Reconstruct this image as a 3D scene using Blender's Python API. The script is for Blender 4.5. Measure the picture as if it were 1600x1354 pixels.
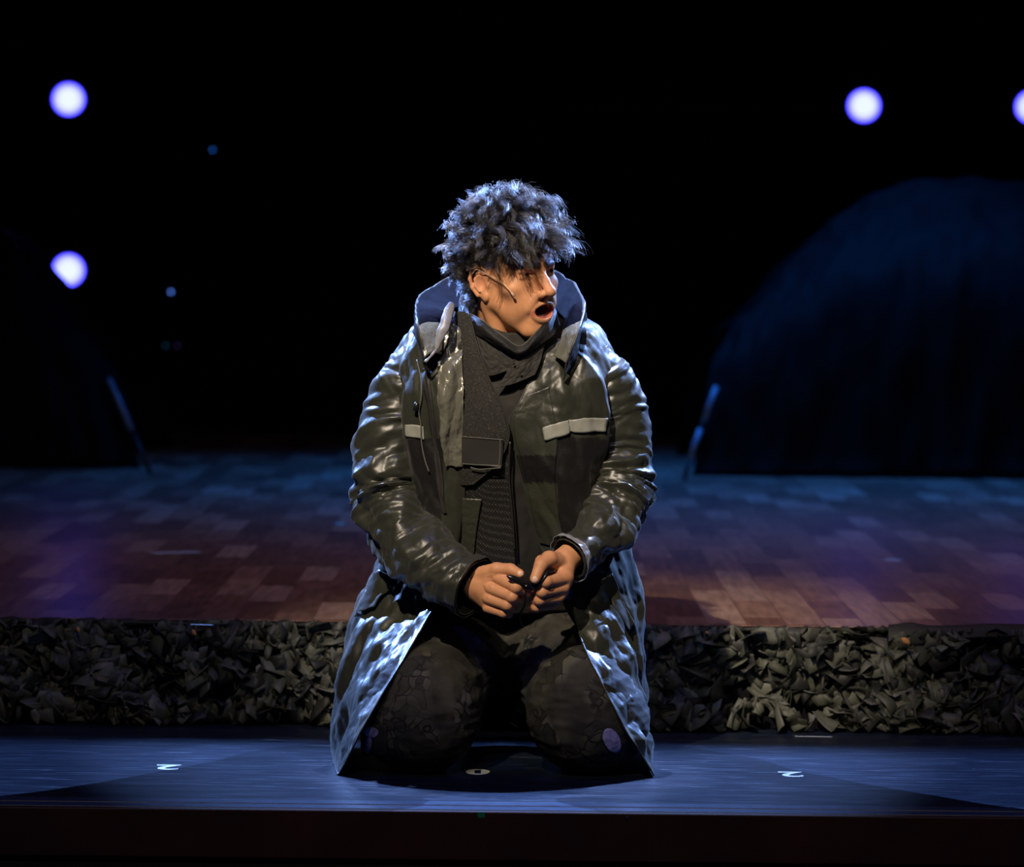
import bpy, math, random
import numpy as np
from mathutils import Vector

# ------------------------------------------------------------------ clear
for o in list(bpy.data.objects):
    bpy.data.objects.remove(o, do_unlink=True)
scene = bpy.context.scene
COL = scene.collection
R = math.radians

# ------------------------------------------------------------------ camera
F_PX = 6000.0
CAM_Y, CAM_Z = -7.14, 0.97
PITCH, ROLL = R(2.64), R(0.62)
cd = bpy.data.cameras.new('camera')
cam = bpy.data.objects.new('camera', cd)
COL.objects.link(cam)
scene.camera = cam
cd.sensor_width = 36.0
cd.lens = F_PX / 1600 * 36.0
cd.clip_end = 200
cd.dof.use_dof = True
cd.dof.focus_distance = 7.20
cd.dof.aperture_fstop = 4.4
from mathutils import Matrix
_F = Vector((0, math.cos(PITCH), -math.sin(PITCH)))
_X = Vector((1, 0, 0))
_U = Vector((0, math.sin(PITCH), math.cos(PITCH)))
_R2 = _X * math.cos(ROLL) + _U * math.sin(ROLL)
_U2 = -_X * math.sin(ROLL) + _U * math.cos(ROLL)
M3 = Matrix((_R2, _U2, -_F)).transposed()
cam.matrix_world = Matrix.Translation((0, CAM_Y, CAM_Z)) @ M3.to_4x4()

def at(px, py, y):
    """world point seen at photo pixel (px, py) standing at world depth y"""
    d = _F * F_PX + _R2 * (px - 800) + _U2 * (677 - py)
    t = (y - CAM_Y) / d.y
    return np.array((d.x * t, y, CAM_Z + d.z * t))

def on_floor(px, py, z=0.0):
    d = _F * F_PX + _R2 * (px - 800) + _U2 * (677 - py)
    t = (z - CAM_Z) / d.z
    return np.array((d.x * t, CAM_Y + d.y * t, z))

def to_px(P):
    P = np.asarray(P, float) - np.array((0, CAM_Y, CAM_Z))
    f = P @ np.array(_F); r = P @ np.array(_R2); u = P @ np.array(_U2)
    return np.stack([800 + F_PX * r / f, 677 - F_PX * u / f], -1)

# ------------------------------------------------------------------ world, view, lights
w = bpy.data.worlds.new('world'); scene.world = w; w.use_nodes = True
w.node_tree.nodes['Background'].inputs[0].default_value = (0.10, 0.16, 0.6, 1)
w.node_tree.nodes['Background'].inputs[1].default_value = 0.0035
scene.view_settings.view_transform = 'Standard'
scene.view_settings.look = 'None'
scene.view_settings.gamma = 1.0
scene.view_settings.use_curve_mapping = False
scene.view_settings.exposure = 0.0

def spot(name, loc, aim, color, power, angle, size=0.02, blend=0.3):
    l = bpy.data.lights.new(name, 'SPOT')
    l.color = color; l.energy = power; l.spot_size = R(angle); l.spot_blend = blend
    l.shadow_soft_size = size
    o = bpy.data.objects.new(name, l); COL.objects.link(o)
    o.location = loc
    o.rotation_euler = (Vector(aim) - Vector(loc)).to_track_quat('-Z', 'Y').to_euler()
    return o

BACK_R = (3.1, 3.55, 3.7)
BACK_L = (-3.1, 3.55, 3.7)
spot('front_key_spot', (-1.5, -5.2, 4.9), (-0.02, 0.1, 0.76), (1.0, 0.82, 0.62), 2500, 11.6, 0.05, 1.0)
spot('front_wash_spot', (0.1, -6.4, 5.2), (0.0, 1.6, 0.3), (1.0, 0.84, 0.70), 270, 40, 0.06, 1.0)
spot('back_right_spot', BACK_R, (-0.86, -0.15, 0.10), (0.25, 0.43, 1.0), 5600, 28, 0.012, 0.55)
spot('back_left_spot', BACK_L, (0.86, -0.15, 0.10), (0.24, 0.42, 1.0), 5600, 28, 0.012, 0.55)
spot('top_spot', (0.05, 0.85, 4.3), (0.0, 0.10, 0.3), (0.50, 0.60, 1.0), 3400, 11.6, 0.015, 0.85)
spot('added_blue_fill', (0.0, -1.6, 5.2), (0.0, 0.0, 0.0), (0.03, 0.08, 1.0), 110, 50, 0.2, 1.0)  # added lamp, a weak blue fill that tints the shadows navy
spot('upstage_blue_spot', (0.8, 6.4, 4.2), (0.8, 5.4, 0.2), (0.02, 0.22, 1.0), 720, 80, 0.3, 1.0)
spot('upstage_tent_spot', (1.0, 2.0, 4.5), (2.2, 7.0, 0.8), (0.03, 0.2, 1.0), 24, 55, 0.2, 1.0)
spot('stage_pink_spot', (0.6, 1.2, 4.2), (0.7, 2.4, 0.2), (1.0, 0.62, 0.82), 95, 75, 0.2, 1.0)

# ------------------------------------------------------------------ materials
MATS = {}
def mat(name, color=(.5,.5,.5), rough=.5, spec=.5, metal=0.0, emit=None, estr=0.0, vcol=False,
        crump=0.0, bump=0.0, bscale=200.0, bdetail=2.0, sheen=0.0, var=0.0, vscale=20.0, coat=0.0, sss=0.0, bdist=0.001):
    m = bpy.data.materials.new(name); m.use_nodes = True
    nt = m.node_tree; b = nt.nodes['Principled BSDF']
    b.inputs['Base Color'].default_value = (*color, 1)
    b.inputs['Roughness'].default_value = rough
    b.inputs['Specular IOR Level'].default_value = spec
    b.inputs['Metallic'].default_value = metal
    b.inputs['Coat Weight'].default_value = coat
    b.inputs['Sheen Weight'].default_value = sheen
    if sss:
        b.inputs['Subsurface Weight'].default_value = sss
        b.inputs['Subsurface Radius'].default_value = (0.006, 0.0022, 0.0012)
        b.inputs['Subsurface Scale'].default_value = 1.0
    if emit is not None:
        b.inputs['Emission Color'].default_value = (*emit, 1)
        b.inputs['Emission Strength'].default_value = estr
    tc = nt.nodes.new('ShaderNodeTexCoord')
    src = None
    if vcol:
        a = nt.nodes.new('ShaderNodeVertexColor'); a.layer_name = 'Col'
        src = a.outputs[0]
    if var:
        n = nt.nodes.new('ShaderNodeTexNoise'); n.inputs['Scale'].default_value = vscale
        n.inputs['Detail'].default_value = 4
        nt.links.new(tc.outputs['Object'], n.inputs['Vector'])
        mr = nt.nodes.new('ShaderNodeMapRange')
        mr.inputs[1].default_value = .3; mr.inputs[2].default_value = .7
        mr.inputs[3].default_value = 1 - var; mr.inputs[4].default_value = 1 + var
        nt.links.new(n.outputs[0], mr.inputs[0])
        mx = nt.nodes.new('ShaderNodeVectorMath'); mx.operation = 'SCALE'
        if src: nt.links.new(src, mx.inputs[0])
        else: mx.inputs[0].default_value = color
        nt.links.new(mr.outputs[0], mx.inputs[3])
        src = mx.outputs[0]
    if src: nt.links.new(src, b.inputs['Base Color'])
    if bump:
        n = nt.nodes.new('ShaderNodeTexNoise'); n.inputs['Scale'].default_value = bscale
        n.inputs['Detail'].default_value = bdetail
        nt.links.new(tc.outputs['Object'], n.inputs['Vector'])
        bp = nt.nodes.new('ShaderNodeBump'); bp.inputs['Strength'].default_value = bump
        bp.inputs['Distance'].default_value = bdist
        nt.links.new(n.outputs[0], bp.inputs['Height'])
        nt.links.new(bp.outputs[0], b.inputs['Normal'])
        if crump:          # crumpled foil-like facets with sharp ridges
            prev = bp
            for sc, ds, st in ((30, .0065, 1.0), (75, .0022, .8)):
                wn = nt.nodes.new('ShaderNodeTexNoise'); wn.inputs['Scale'].default_value = sc*.35
                mx = nt.nodes.new('ShaderNodeMix'); mx.data_type = 'VECTOR'; mx.inputs['Factor'].default_value = .10
                nt.links.new(tc.outputs['Object'], wn.inputs['Vector']); nt.links.new(tc.outputs['Object'], mx.inputs['A']); nt.links.new(wn.outputs[1], mx.inputs['B'])
                mp = nt.nodes.new('ShaderNodeMapping'); mp.inputs['Scale'].default_value = (1.0, 1.0, .55); nt.links.new(mx.outputs['Result'], mp.inputs['Vector'])
                vo = nt.nodes.new('ShaderNodeTexVoronoi'); vo.inputs['Scale'].default_value = sc; nt.links.new(mp.outputs[0], vo.inputs['Vector'])
                b2 = nt.nodes.new('ShaderNodeBump'); b2.inputs['Strength'].default_value = crump*st; b2.inputs['Distance'].default_value = ds
                nt.links.new(vo.outputs[0], b2.inputs['Height']); nt.links.new(b2.outputs[0], prev.inputs['Normal']); prev = b2
    MATS[name] = m
    return m

# ------------------------------------------------------------------ objects
def tag(o, label=None, cat=None, group=None, kind=None):
    if label: o['label'] = label
    if cat: o['category'] = cat
    if group: o['group'] = group
    if kind: o['kind'] = kind
    return o

def mesh(name, V, Fc, m, parent=None, colors=None, smooth=True, loc=None):
    me = bpy.data.meshes.new(name)
    V = np.asarray(V, dtype=np.float32).reshape(-1, 3)
    if loc is not None:
        V = V - np.asarray(loc, dtype=np.float32)
    if isinstance(Fc, np.ndarray):
        n, k = Fc.shape
        me.vertices.add(len(V)); me.vertices.foreach_set('co', V.ravel())
        me.loops.add(n * k); me.loops.foreach_set('vertex_index', Fc.astype(np.int32).ravel())
        me.polygons.add(n); me.polygons.foreach_set('loop_start', np.arange(0, n * k, k, dtype=np.int32))
        me.update(calc_edges=True)
    else:
        me.from_pydata(V.tolist(), [], [list(map(int, f)) for f in Fc]); me.update()
    me.validate()
    if smooth: me.polygons.foreach_set('use_smooth', np.ones(len(me.polygons), bool))
    if colors is not None:
        ca = me.color_attributes.new('Col', 'FLOAT_COLOR', 'POINT')
        c = np.ones((len(V), 4), np.float32); c[:, :3] = colors
        ca.data.foreach_set('color', c.ravel())
    if m is not None: me.materials.append(m)
    o = bpy.data.objects.new(name, me); COL.objects.link(o)
    if loc is not None: o.location = [float(v) for v in loc]
    if parent is not None:
        o.parent = parent
    return o

def empty(name, loc=(0, 0, 0)):
    o = bpy.data.objects.new(name, None); COL.objects.link(o); o.location = [float(v) for v in loc]
    o.empty_display_size = .05
    return o

class Acc:
    """collects shapes that make up ONE part"""
    def __init__(s): s.V = []; s.F = []; s.n = 0
    def add(s, V, F):
        V = np.asarray(V, float).reshape(-1, 3)
        s.F += [[i + s.n for i in f] for f in F]; s.V.append(V); s.n += len(V); return s
    def box(s, c, size, rot=None, bev=0.0):
        h = np.array(size, float) / 2
        P = np.array([(x, y, z) for z in (-1, 1) for y in (-1, 1) for x in (-1, 1)]) * h
        if rot is not None: P = P @ np.array(rot).T
        return s.add(P + np.array(c), [(0,2,3,1),(4,5,7,6),(0,1,5,4),(2,6,7,3),(0,4,6,2),(1,3,7,5)])
    def tube(s, pts, r, n=8, cap=True):
        pts = np.asarray(pts, float); m = len(pts)
        rr = np.broadcast_to(np.asarray(r, float), (m,))
        T = np.gradient(pts, axis=0); T /= np.linalg.norm(T, axis=1)[:, None] + 1e-12
        a = np.array((0, 0, 1.)) if abs(T[0][2]) < .9 else np.array((1., 0, 0))
        u = np.cross(T[0], a); u /= np.linalg.norm(u); V = []
        for i in range(m):
            u = u - T[i] * (u @ T[i]); u /= np.linalg.norm(u) + 1e-12
            v = np.cross(T[i], u)
            for k in range(n):
                t = 2 * math.pi * k / n
                V.append(pts[i] + rr[i] * (u * math.cos(t) + v * math.sin(t)))
        F = [(i*n+k, i*n+(k+1) % n, (i+1)*n+(k+1) % n, (i+1)*n+k) for i in range(m-1) for k in range(n)]
        if cap: F += [tuple(range(n))[::-1], tuple((m-1)*n+k for k in range(n))]
        return s.add(V, F)
    def lathe(s, prof, n=32, c=(0,0,0), axis=(0,0,1)):
        ax = Vector(axis).normalized(); q = Vector((0,0,1)).rotation_difference(ax).to_matrix()
        V = []
        for (r, z) in prof:
            for k in range(n):
                t = 2*math.pi*k/n
                p = q @ Vector((r*math.cos(t), r*math.sin(t), z)); V.append((p.x+c[0], p.y+c[1], p.z+c[2]))
        m = len(prof)
        F = [(i*n+k, i*n+(k+1) % n, (i+1)*n+(k+1) % n, (i+1)*n+k) for i in range(m-1) for k in range(n)]
        if prof[0][0] > 1e-6: F.append(tuple(range(n))[::-1])
        if prof[-1][0] > 1e-6: F.append(tuple((m-1)*n+k for k in range(n)))
        return s.add(V, F)
    def build(s, name, m, parent=None, smooth=False, loc=None, colors=None):
        return mesh(name, np.concatenate(s.V), s.F, m, parent, smooth=smooth, loc=loc, colors=colors)

def solid(o, t, off=0.0):
    md = o.modifiers.new('thickness', 'SOLIDIFY'); md.thickness = t; md.offset = off; return o

def bevel(o, w, seg=2):
    md = o.modifiers.new('bevel', 'BEVEL'); md.width = w; md.segments = seg; md.limit_method = 'ANGLE'; return o

# ------------------------------------------------------------------ grids of cloth
def cr(P, n, axis=0):
    """Catmull-Rom resampling of control points along an axis (uniform)"""
    P = np.moveaxis(np.asarray(P, float), axis, 0); m = len(P)
    t = np.linspace(0, m - 1, n); i = np.minimum(t.astype(int), m - 2); f = (t - i).reshape((-1,) + (1,)*(P.ndim-1))
    p1 = P[i]; p2 = P[i+1]
    p0 = np.where((i > 0).reshape(f.shape), P[np.maximum(i-1, 0)], 2*p1 - p2)
    p3 = np.where((i+2 < m).reshape(f.shape), P[np.minimum(i+2, m-1)], 2*p2 - p1)
    Q = .5*((2*p1) + (-p0+p2)*f + (2*p0-5*p1+4*p2-p3)*f**2 + (-p0+3*p1-3*p2+p3)*f**3)
    return np.moveaxis(Q, 0, axis)

def grid_faces(nu, nv, closed=False):
    I = np.arange(nu*nv).reshape(nu, nv)
    if closed: I = np.concatenate([I, I[:1]], 0)
    return np.stack([I[:-1, :-1], I[1:, :-1], I[1:, 1:], I[:-1, 1:]], -1).reshape(-1, 4)

def grid_normals(X, closed=False):
    if closed: du = np.roll(X, -1, 0) - np.roll(X, 1, 0)
    else: du = np.gradient(X, axis=0)
    dv = np.gradient(X, axis=1)
    n = np.cross(du, dv); return n / (np.linalg.norm(n, axis=-1, keepdims=True) + 1e-12)

def smooth_noise(shape, rng, coarse):
    """band limited random field of a grid"""
    c = rng.standard_normal((max(3, int(coarse[0])), max(3, int(coarse[1]))))
    return cr(cr(c, shape[0], 0), shape[1], 1)

def crumple(T, eu=.05, ev=.05, k=.03, iters=60, levels=3, noise=.004, seed=1, closed=False, pin=None,
            bend=.5, dmax=.03, gain=(1., .8, .6), shear=1.0, inward=.4, iu=None, exc=None):
    """let excess cloth buckle into folds around the shape T (nu, nv, 3)"""
    rng = np.random.default_rng(seed); D = None
    pin = np.zeros(T.shape[:2]) if pin is None else pin
    base = T.copy(); s = 2**(levels-1)
    exc = np.ones(T.shape[:2]) if exc is None else exc
    for lv in range(levels):
        st = 2**(levels-1-lv)
        A = base[::st, ::st]; pn = pin[::st, ::st][..., None]; ex = exc[::st, ::st]
        g = gain[min(lv, len(gain)-1)]
        N = grid_normals(A, closed)
        X = A + N * (rng.standard_normal(A.shape[:2])[..., None] * noise * g) * (1-pn)
        sets = []
        def mk(di, dj, e, wt):
            n0, n1 = A.shape[:2]
            ia = np.arange(n0); 
            if closed: a0 = ia; b0 = (ia+di) % n0
            else:
                if di >= 0: a0 = ia[:n0-di]; b0 = ia[di:]
                else: a0 = ia[-di:]; b0 = ia[:di]
            a1 = slice(0, n1-dj); b1 = slice(dj, n1)
            L = np.linalg.norm(A[b0][:, b1] - A[a0][:, a1], axis=-1) * (1 + e*g*ex[a0][:, a1])
            sets.append((a0, a1, b0, b1, L, wt))
        mk(1, 0, eu, 1.); mk(0, 1, ev, 1.)
        mk(1, 1, (eu+ev)/2, .6*shear); mk(-1, 1, (eu+ev)/2, .6*shear)
        mk(2, 0, eu, .35*bend); mk(0, 2, ev, .35*bend)
        for it in range(iters):
            S = np.zeros_like(X); W = np.zeros(X.shape[:2])
            for a0, a1, b0, b1, L, wt in sets:
                d = X[b0][:, b1] - X[a0][:, a1]
                ln = np.linalg.norm(d, axis=-1) + 1e-9
                c = (.5*wt*(ln-L)/ln)[..., None]*d
                S[a0, a1] += c; S[b0, b1] -= c
                W[a0, a1] += wt; W[b0, b1] += wt
            X = X + 1.5*S/W[..., None]*(1-pn)
            X += k*(A-X)
            if it % 5 == 4:
                dn = ((X-A)*N).sum(-1, keepdims=True); t = (X-A) - N*dn
                dn = np.clip(dn, -dmax*g*inward, dmax*g)
                X = A + N*dn + t
        if st > 1:
            Dp = X - A
            m0, m1 = base[::st//2, ::st//2].shape[:2]
            if closed:
                Dp = np.concatenate([Dp[-1:], Dp, Dp[:2]], 0)
                up = cr(Dp, (len(Dp)-1)*st+1, 0)[st:st+T.shape[0]]
            else: up = cr(Dp, T.shape[0], 0)
            up = cr(up, T.shape[1], 1)
            base = base + up
        else: base = X
    return base

def creases(T, N, seed, lam, amp, nw=3, along=None, spread=.6, warp=.5):
    """sharp angular folds: a sum of warped triangle waves over the 3-D shape, moved along the normals"""
    rng = np.random.default_rng(seed); h = np.zeros(T.shape[:-1])
    for k in range(nw):
        d = rng.standard_normal(3)
        if along is not None:
            a = np.broadcast_to(np.asarray(along, float), T.shape); a = a/(np.linalg.norm(a, axis=-1, keepdims=True)+1e-9)
            d = d-a*(a*d).sum(-1, keepdims=True)*(1-spread*rng.uniform(0, 1))
        d = d/(np.linalg.norm(d, axis=-1, keepdims=True)+1e-9)
        L = lam*rng.uniform(.7, 1.5)
        w = (T*d).sum(-1)/L+rng.uniform(0, 9)
        for q in range(2):
            e = rng.standard_normal(3); e /= np.linalg.norm(e); w = w+warp*.5*np.sin((T @ e)/(L*(1.1+q))+rng.uniform(0, 6))
        t = 2*np.abs(w-np.floor(w)-.5)
        m = .5+.5*np.sin((T @ rng.standard_normal(3))/(L*1.2)+rng.uniform(0, 6))
        h = h+(t-.5)*(.4+.6*m)
    return h*amp/math.sqrt(nw)

def sample(X, U, Vv):
    """bilinear lookup of grid X at fractional indices"""
    U = np.clip(U, 0, X.shape[0]-1.001); Vv = np.clip(Vv, 0, X.shape[1]-1.001)
    i = U.astype(int); j = Vv.astype(int); a = (U-i)[..., None]; b = (Vv-j)[..., None]
    return (X[i, j]*(1-a)*(1-b) + X[i+1, j]*a*(1-b) + X[i, j+1]*(1-a)*b + X[i+1, j+1]*a*b)

# ------------------------------------------------------------------ implicit volumes on a rectilinear grid
class Vol:
    def __init__(s, xs, ys, zs):
        s.g = [np.asarray(a, np.float32) for a in (xs, ys, zs)]
        s.F = np.full([len(a) for a in s.g], .04, np.float32)
        s.rot = np.eye(3); s.org = np.zeros(3); s.sc = 1.0
    def frame(s, org=(0,0,0), rot=np.eye(3), sc=1.0): s.org = np.array(org, float); s.rot = np.array(rot, float); s.sc = sc
    def _sl(s, lo, hi):
        # world bbox -> slices and local coordinates
        sl = []
        for a, l, h in zip(s.g, lo, hi):
            i0 = int(np.searchsorted(a, l)); i1 = int(np.searchsorted(a, h)); sl.append(slice(max(0, i0-1), min(len(a), i1+1)))
        return tuple(sl)
    def op(s, pts, rad, fn, k, mode='add'):
        """pts local bounding points, rad padding; fn(x,y,z) local distance"""
        pts = np.atleast_2d(np.asarray(pts, float)); W = pts @ s.rot.T * s.sc + s.org
        m = rad + k + .012
        sl = s._sl(W.min(0)-m, W.max(0)+m)
        if any(q.stop <= q.start for q in sl): return
        x = s.g[0][sl[0]][:, None, None]-np.float32(s.org[0]); y = s.g[1][sl[1]][None, :, None]-np.float32(s.org[1]); z = s.g[2][sl[2]][None, None, :]-np.float32(s.org[2])
        r = (s.rot / s.sc).astype(np.float32)
        lx = x*r[0,0]+y*r[1,0]+z*r[2,0]; ly = x*r[0,1]+y*r[1,1]+z*r[2,1]; lz = x*r[0,2]+y*r[1,2]+z*r[2,2]
        d = (fn(lx, ly, lz)*s.sc).astype(np.float32); f = s.F[sl]
        if mode == 'add':
            if k > 0:
                h = np.maximum(k-np.abs(f-d), 0)/k; s.F[sl] = np.minimum(f, d)-h*h*k*np.float32(.25)
            else: s.F[sl] = np.minimum(f, d)
        else:
            d = -d
            if k > 0:
                h = np.maximum(k-np.abs(f-d), 0)/k; s.F[sl] = np.maximum(f, d)+h*h*k*np.float32(.25)
            else: s.F[sl] = np.maximum(f, d)
    def cap(s, a, b, ra, rb=None, k=.006, mode='add'):
        rb = ra if rb is None else rb
        a = np.array(a, float); b = np.array(b, float); ab = b-a; L2 = max(float(ab@ab), 1e-12)
        def fn(x, y, z):
            t = np.clip(((x-a[0])*ab[0]+(y-a[1])*ab[1]+(z-a[2])*ab[2])/L2, 0, 1)
            return np.sqrt((x-a[0]-t*ab[0])**2+(y-a[1]-t*ab[1])**2+(z-a[2]-t*ab[2])**2) - (ra+t*(rb-ra))
        s.op([a, b], max(ra, rb), fn, k, mode)
    def chain(s, P, rr, k=.004, mode='add'):
        rr = np.broadcast_to(np.asarray(rr, float), (len(P),))
        for i in range(len(P)-1): s.cap(P[i], P[i+1], rr[i], rr[i+1], k, mode)
    def ell(s, c, r, k=.01, mode='add', rot=None):
        c = np.array(c, float); r = np.array(r, float); m = np.eye(3) if rot is None else np.array(rot, float)
        def fn(x, y, z):
            X, Y, Z = x-c[0], y-c[1], z-c[2]
            a = (X*m[0,0]+Y*m[1,0]+Z*m[2,0])/r[0]; b = (X*m[0,1]+Y*m[1,1]+Z*m[2,1])/r[1]; e = (X*m[0,2]+Y*m[1,2]+Z*m[2,2])/r[2]
            k0 = np.sqrt(a*a+b*b+e*e)+1e-9; k1 = np.sqrt((a/r[0])**2+(b/r[1])**2+(e/r[2])**2)+1e-9
            return k0*(k0-1)/k1
        s.op([c], r.max(), fn, k, mode)
    def nets(s):
        F = s.F; I = F < 0
        c = [I[a:F.shape[0]-1+a, b:F.shape[1]-1+b, d:F.shape[2]-1+d] for a in (0,1) for b in (0,1) for d in (0,1)]
        al = c[0].copy(); an = c[0].copy()
        for q in c[1:]: al &= q; an |= q
        cell = an & ~al
        ii, jj, kk = np.nonzero(cell); n = len(ii)
        idx = np.full(cell.shape, -1, np.int32); idx[ii, jj, kk] = np.arange(n)
        P = np.zeros((n, 3)); W = np.zeros(n)
        G = s.g
        for ax in range(3):
            o1, o2 = [q for q in range(3) if q != ax]
            for p in (0, 1):
                for q in (0, 1):
                    off = [0,0,0]; off[o1] = p; off[o2] = q
                    a = (ii+off[0], jj+off[1], kk+off[2]); of2 = list(off); of2[ax] = 1
                    b = (ii+of2[0], jj+of2[1], kk+of2[2])
                    fa = F[a]; fb = F[b]; m = (fa < 0) != (fb < 0)
                    t = np.where(m, fa/(fa-fb+1e-20), 0)
                    pos = [G[d][a[d]].astype(float) for d in range(3)]
                    pos[ax] = pos[ax]+t*(G[ax][b[ax]]-G[ax][a[ax]])
                    for d in range(3): P[:, d] += np.where(m, pos[d], 0)
                    W += m
        P /= W[:, None]
        faces = []
        for ax in range(3):
            o1, o2 = (ax+1) % 3, (ax+2) % 3
            sa = [slice(None)]*3; sb = [slice(None)]*3
            sa[ax] = slice(0, -1); sb[ax] = slice(1, None)
            for o in (o1, o2): sa[o] = slice(1, -1); sb[o] = slice(1, -1)
            A = I[tuple(sa)]; B = I[tuple(sb)]
            e = np.nonzero(A != B); flip = A[e]
            base = [e[0].copy(), e[1].copy(), e[2].copy()]
            base[o1] = base[o1]+1; base[o2] = base[o2]+1
            def cid(p, q):
                t = [base[0].copy(), base[1].copy(), base[2].copy()]; t[o1] -= p; t[o2] -= q
                return idx[t[0], t[1], t[2]]
            Q = np.stack([cid(1,1), cid(0,1), cid(0,0), cid(1,0)], -1)
            Q[~flip] = Q[~flip][:, ::-1]
            faces.append(Q)
        Fc = np.concatenate(faces); Fc = Fc[(Fc >= 0).all(1)]
        return P, Fc

def islands_keep_largest(V, Fc):
    n = len(V); lab = np.arange(n)
    for _ in range(400):
        m = lab[Fc].min(1); new = lab.copy()
        for c in range(4): np.minimum.at(new, Fc[:, c], m)
        new = new[new]
        if (new == lab).all(): break
        lab = new
    u, c = np.unique(lab, return_counts=True); keep = lab == u[c.argmax()]
    mp = np.cumsum(keep)-1
    return V[keep], mp[Fc[keep[Fc[:, 0]]]]
# ================================================================== SETTING
Y_EDGE = float(on_floor(800, 1266)[1])       # front lip of the stage
Y_RISER = float(on_floor(800, 1136)[1]) + .03 # foot of the raised deck
Z_DECK = float(at(800, 974, Y_RISER - .02)[2])
Y_BACK = float(on_floor(800, 733, Z_DECK)[1])

def nodes_of(name, rough=.4, spec=.5):
    m = bpy.data.materials.new(name); m.use_nodes = True
    nt = m.node_tree; b = nt.nodes['Principled BSDF']
    b.inputs['Roughness'].default_value = rough; b.inputs['Specular IOR Level'].default_value = spec
    return m, nt, b, nt.nodes.new, nt.links.new

def ramp(new, stops):
    r = new('ShaderNodeValToRGB'); e = r.color_ramp.elements
    e[0].position, e[0].color = stops[0][0], (*stops[0][1], 1)
    e[1].position, e[1].color = stops[-1][0], (*stops[-1][1], 1)
    for p, c in stops[1:-1]:
        q = e.new(p); q.color = (*c, 1)
    return r

# --- wood planks of the raised deck
m, nt, b, new, link = nodes_of('deck_planks', .30, .5)
tc = new('ShaderNodeTexCoord'); mp = new('ShaderNodeMapping'); mp.inputs['Rotation'].default_value = (0, 0, R(90))
link(tc.outputs['Object'], mp.inputs['Vector'])
br = new('ShaderNodeTexBrick'); br.offset = .37; br.offset_frequency = 2
br.inputs['Color1'].default_value = (0, 0, 0, 1); br.inputs['Color2'].default_value = (1, 1, 1, 1)
br.inputs['Mortar'].default_value = (.2, .2, .2, 1)
br.inputs['Scale'].default_value = 1.0; br.inputs['Mortar Size'].default_value = .0012
br.inputs['Brick Width'].default_value = .40; br.inputs['Row Height'].default_value = .082
link(mp.outputs[0], br.inputs['Vector'])
rp = ramp(new, [(0.0, (.16, .085, .062)), (.35, (.21, .115, .082)), (.6, (.26, .145, .104)), (.8, (.33, .20, .145)), (1.0, (.42, .29, .22))])
link(br.outputs[0], rp.inputs[0])
gn = new('ShaderNodeTexNoise'); gn.inputs['Scale'].default_value = 5; gn.inputs['Detail'].default_value = 6
mp2 = new('ShaderNodeMapping'); mp2.inputs['Scale'].default_value = (14, 1.2, 1)
link(tc.outputs['Object'], mp2.inputs['Vector']); link(mp2.outputs[0], gn.inputs['Vector'])
mr = new('ShaderNodeMapRange'); mr.inputs[1].default_value = .3; mr.inputs[2].default_value = .7; mr.inputs[3].default_value = .7; mr.inputs[4].default_value = 1.3
link(gn.outputs[0], mr.inputs[0])
vs = new('ShaderNodeVectorMath'); vs.operation = 'SCALE'
link(rp.outputs[0], vs.inputs[0]); link(mr.outputs[0], vs.inputs[3]); link(vs.outputs[0], b.inputs['Base Color'])
MATS['deck'] = m

# --- scuffed black floor of the front stage
m, nt, b, new, link = nodes_of('black_stage_floor', .48, .30)
tc = new('ShaderNodeTexCoord')
acc = None
for k, (rot, sx, sy, sc, lo, hi, amt) in enumerate([(4, 1.5, 60, 3.0, .58, .66, .22), (-14, 2, 70, 2.6, .62, .67, .30), (28, 1.6, 50, 3.0, .64, .68, .35),
                                                    (80, 2, 40, 3.2, .65, .69, .3), (0, 3, 14, 2.0, .42, .80, .10)]):
    mp = new('ShaderNodeMapping'); mp.inputs['Rotation'].default_value = (0, 0, R(rot)); mp.inputs['Scale'].default_value = (sx, sy, 1)
    mp.inputs['Location'].default_value = (k*3.1, k*1.7, 0)
    link(tc.outputs['Object'], mp.inputs['Vector'])
    n = new('ShaderNodeTexNoise'); n.inputs['Scale'].default_value = sc; n.inputs['Detail'].default_value = 3; n.inputs['Distortion'].default_value = .3
    link(mp.outputs[0], n.inputs['Vector'])
    q = new('ShaderNodeMapRange'); q.inputs[1].default_value = lo; q.inputs[2].default_value = hi; q.inputs[3].default_value = 0; q.inputs[4].default_value = amt
    link(n.outputs[0], q.inputs[0])
    if acc is None: acc = q.outputs[0]
    else:
        ad = new('ShaderNodeMath'); ad.operation = 'ADD'; link(acc, ad.inputs[0]); link(q.outputs[0], ad.inputs[1]); acc = ad.outputs[0]
vo = new('ShaderNodeTexVoronoi'); vo.inputs['Scale'].default_value = 16; link(tc.outputs['Object'], vo.inputs['Vector'])
q = new('ShaderNodeMapRange'); q.inputs[1].default_value = .035; q.inputs[2].default_value = .02; q.inputs[3].default_value = 0; q.inputs[4].default_value = .5
link(vo.outputs[0], q.inputs[0]); ad = new('ShaderNodeMath'); ad.operation = 'ADD'; link(acc, ad.inputs[0]); link(q.outputs[0], ad.inputs[1]); acc = ad.outputs[0]
rp = ramp(new, [(0, (.0036, .0085, .0195)), (.30, (.015, .026, .050)), (1, (.30, .33, .40))]); link(acc, rp.inputs[0]); link(rp.outputs[0], b.inputs['Base Color'])
q = new('ShaderNodeMapRange'); q.inputs[1].default_value = 0; q.inputs[2].default_value = .4; q.inputs[3].default_value = .40; q.inputs[4].default_value = .58
link(acc, q.inputs[0]); link(q.outputs[0], b.inputs['Roughness'])
MATS['stage'] = m

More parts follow.
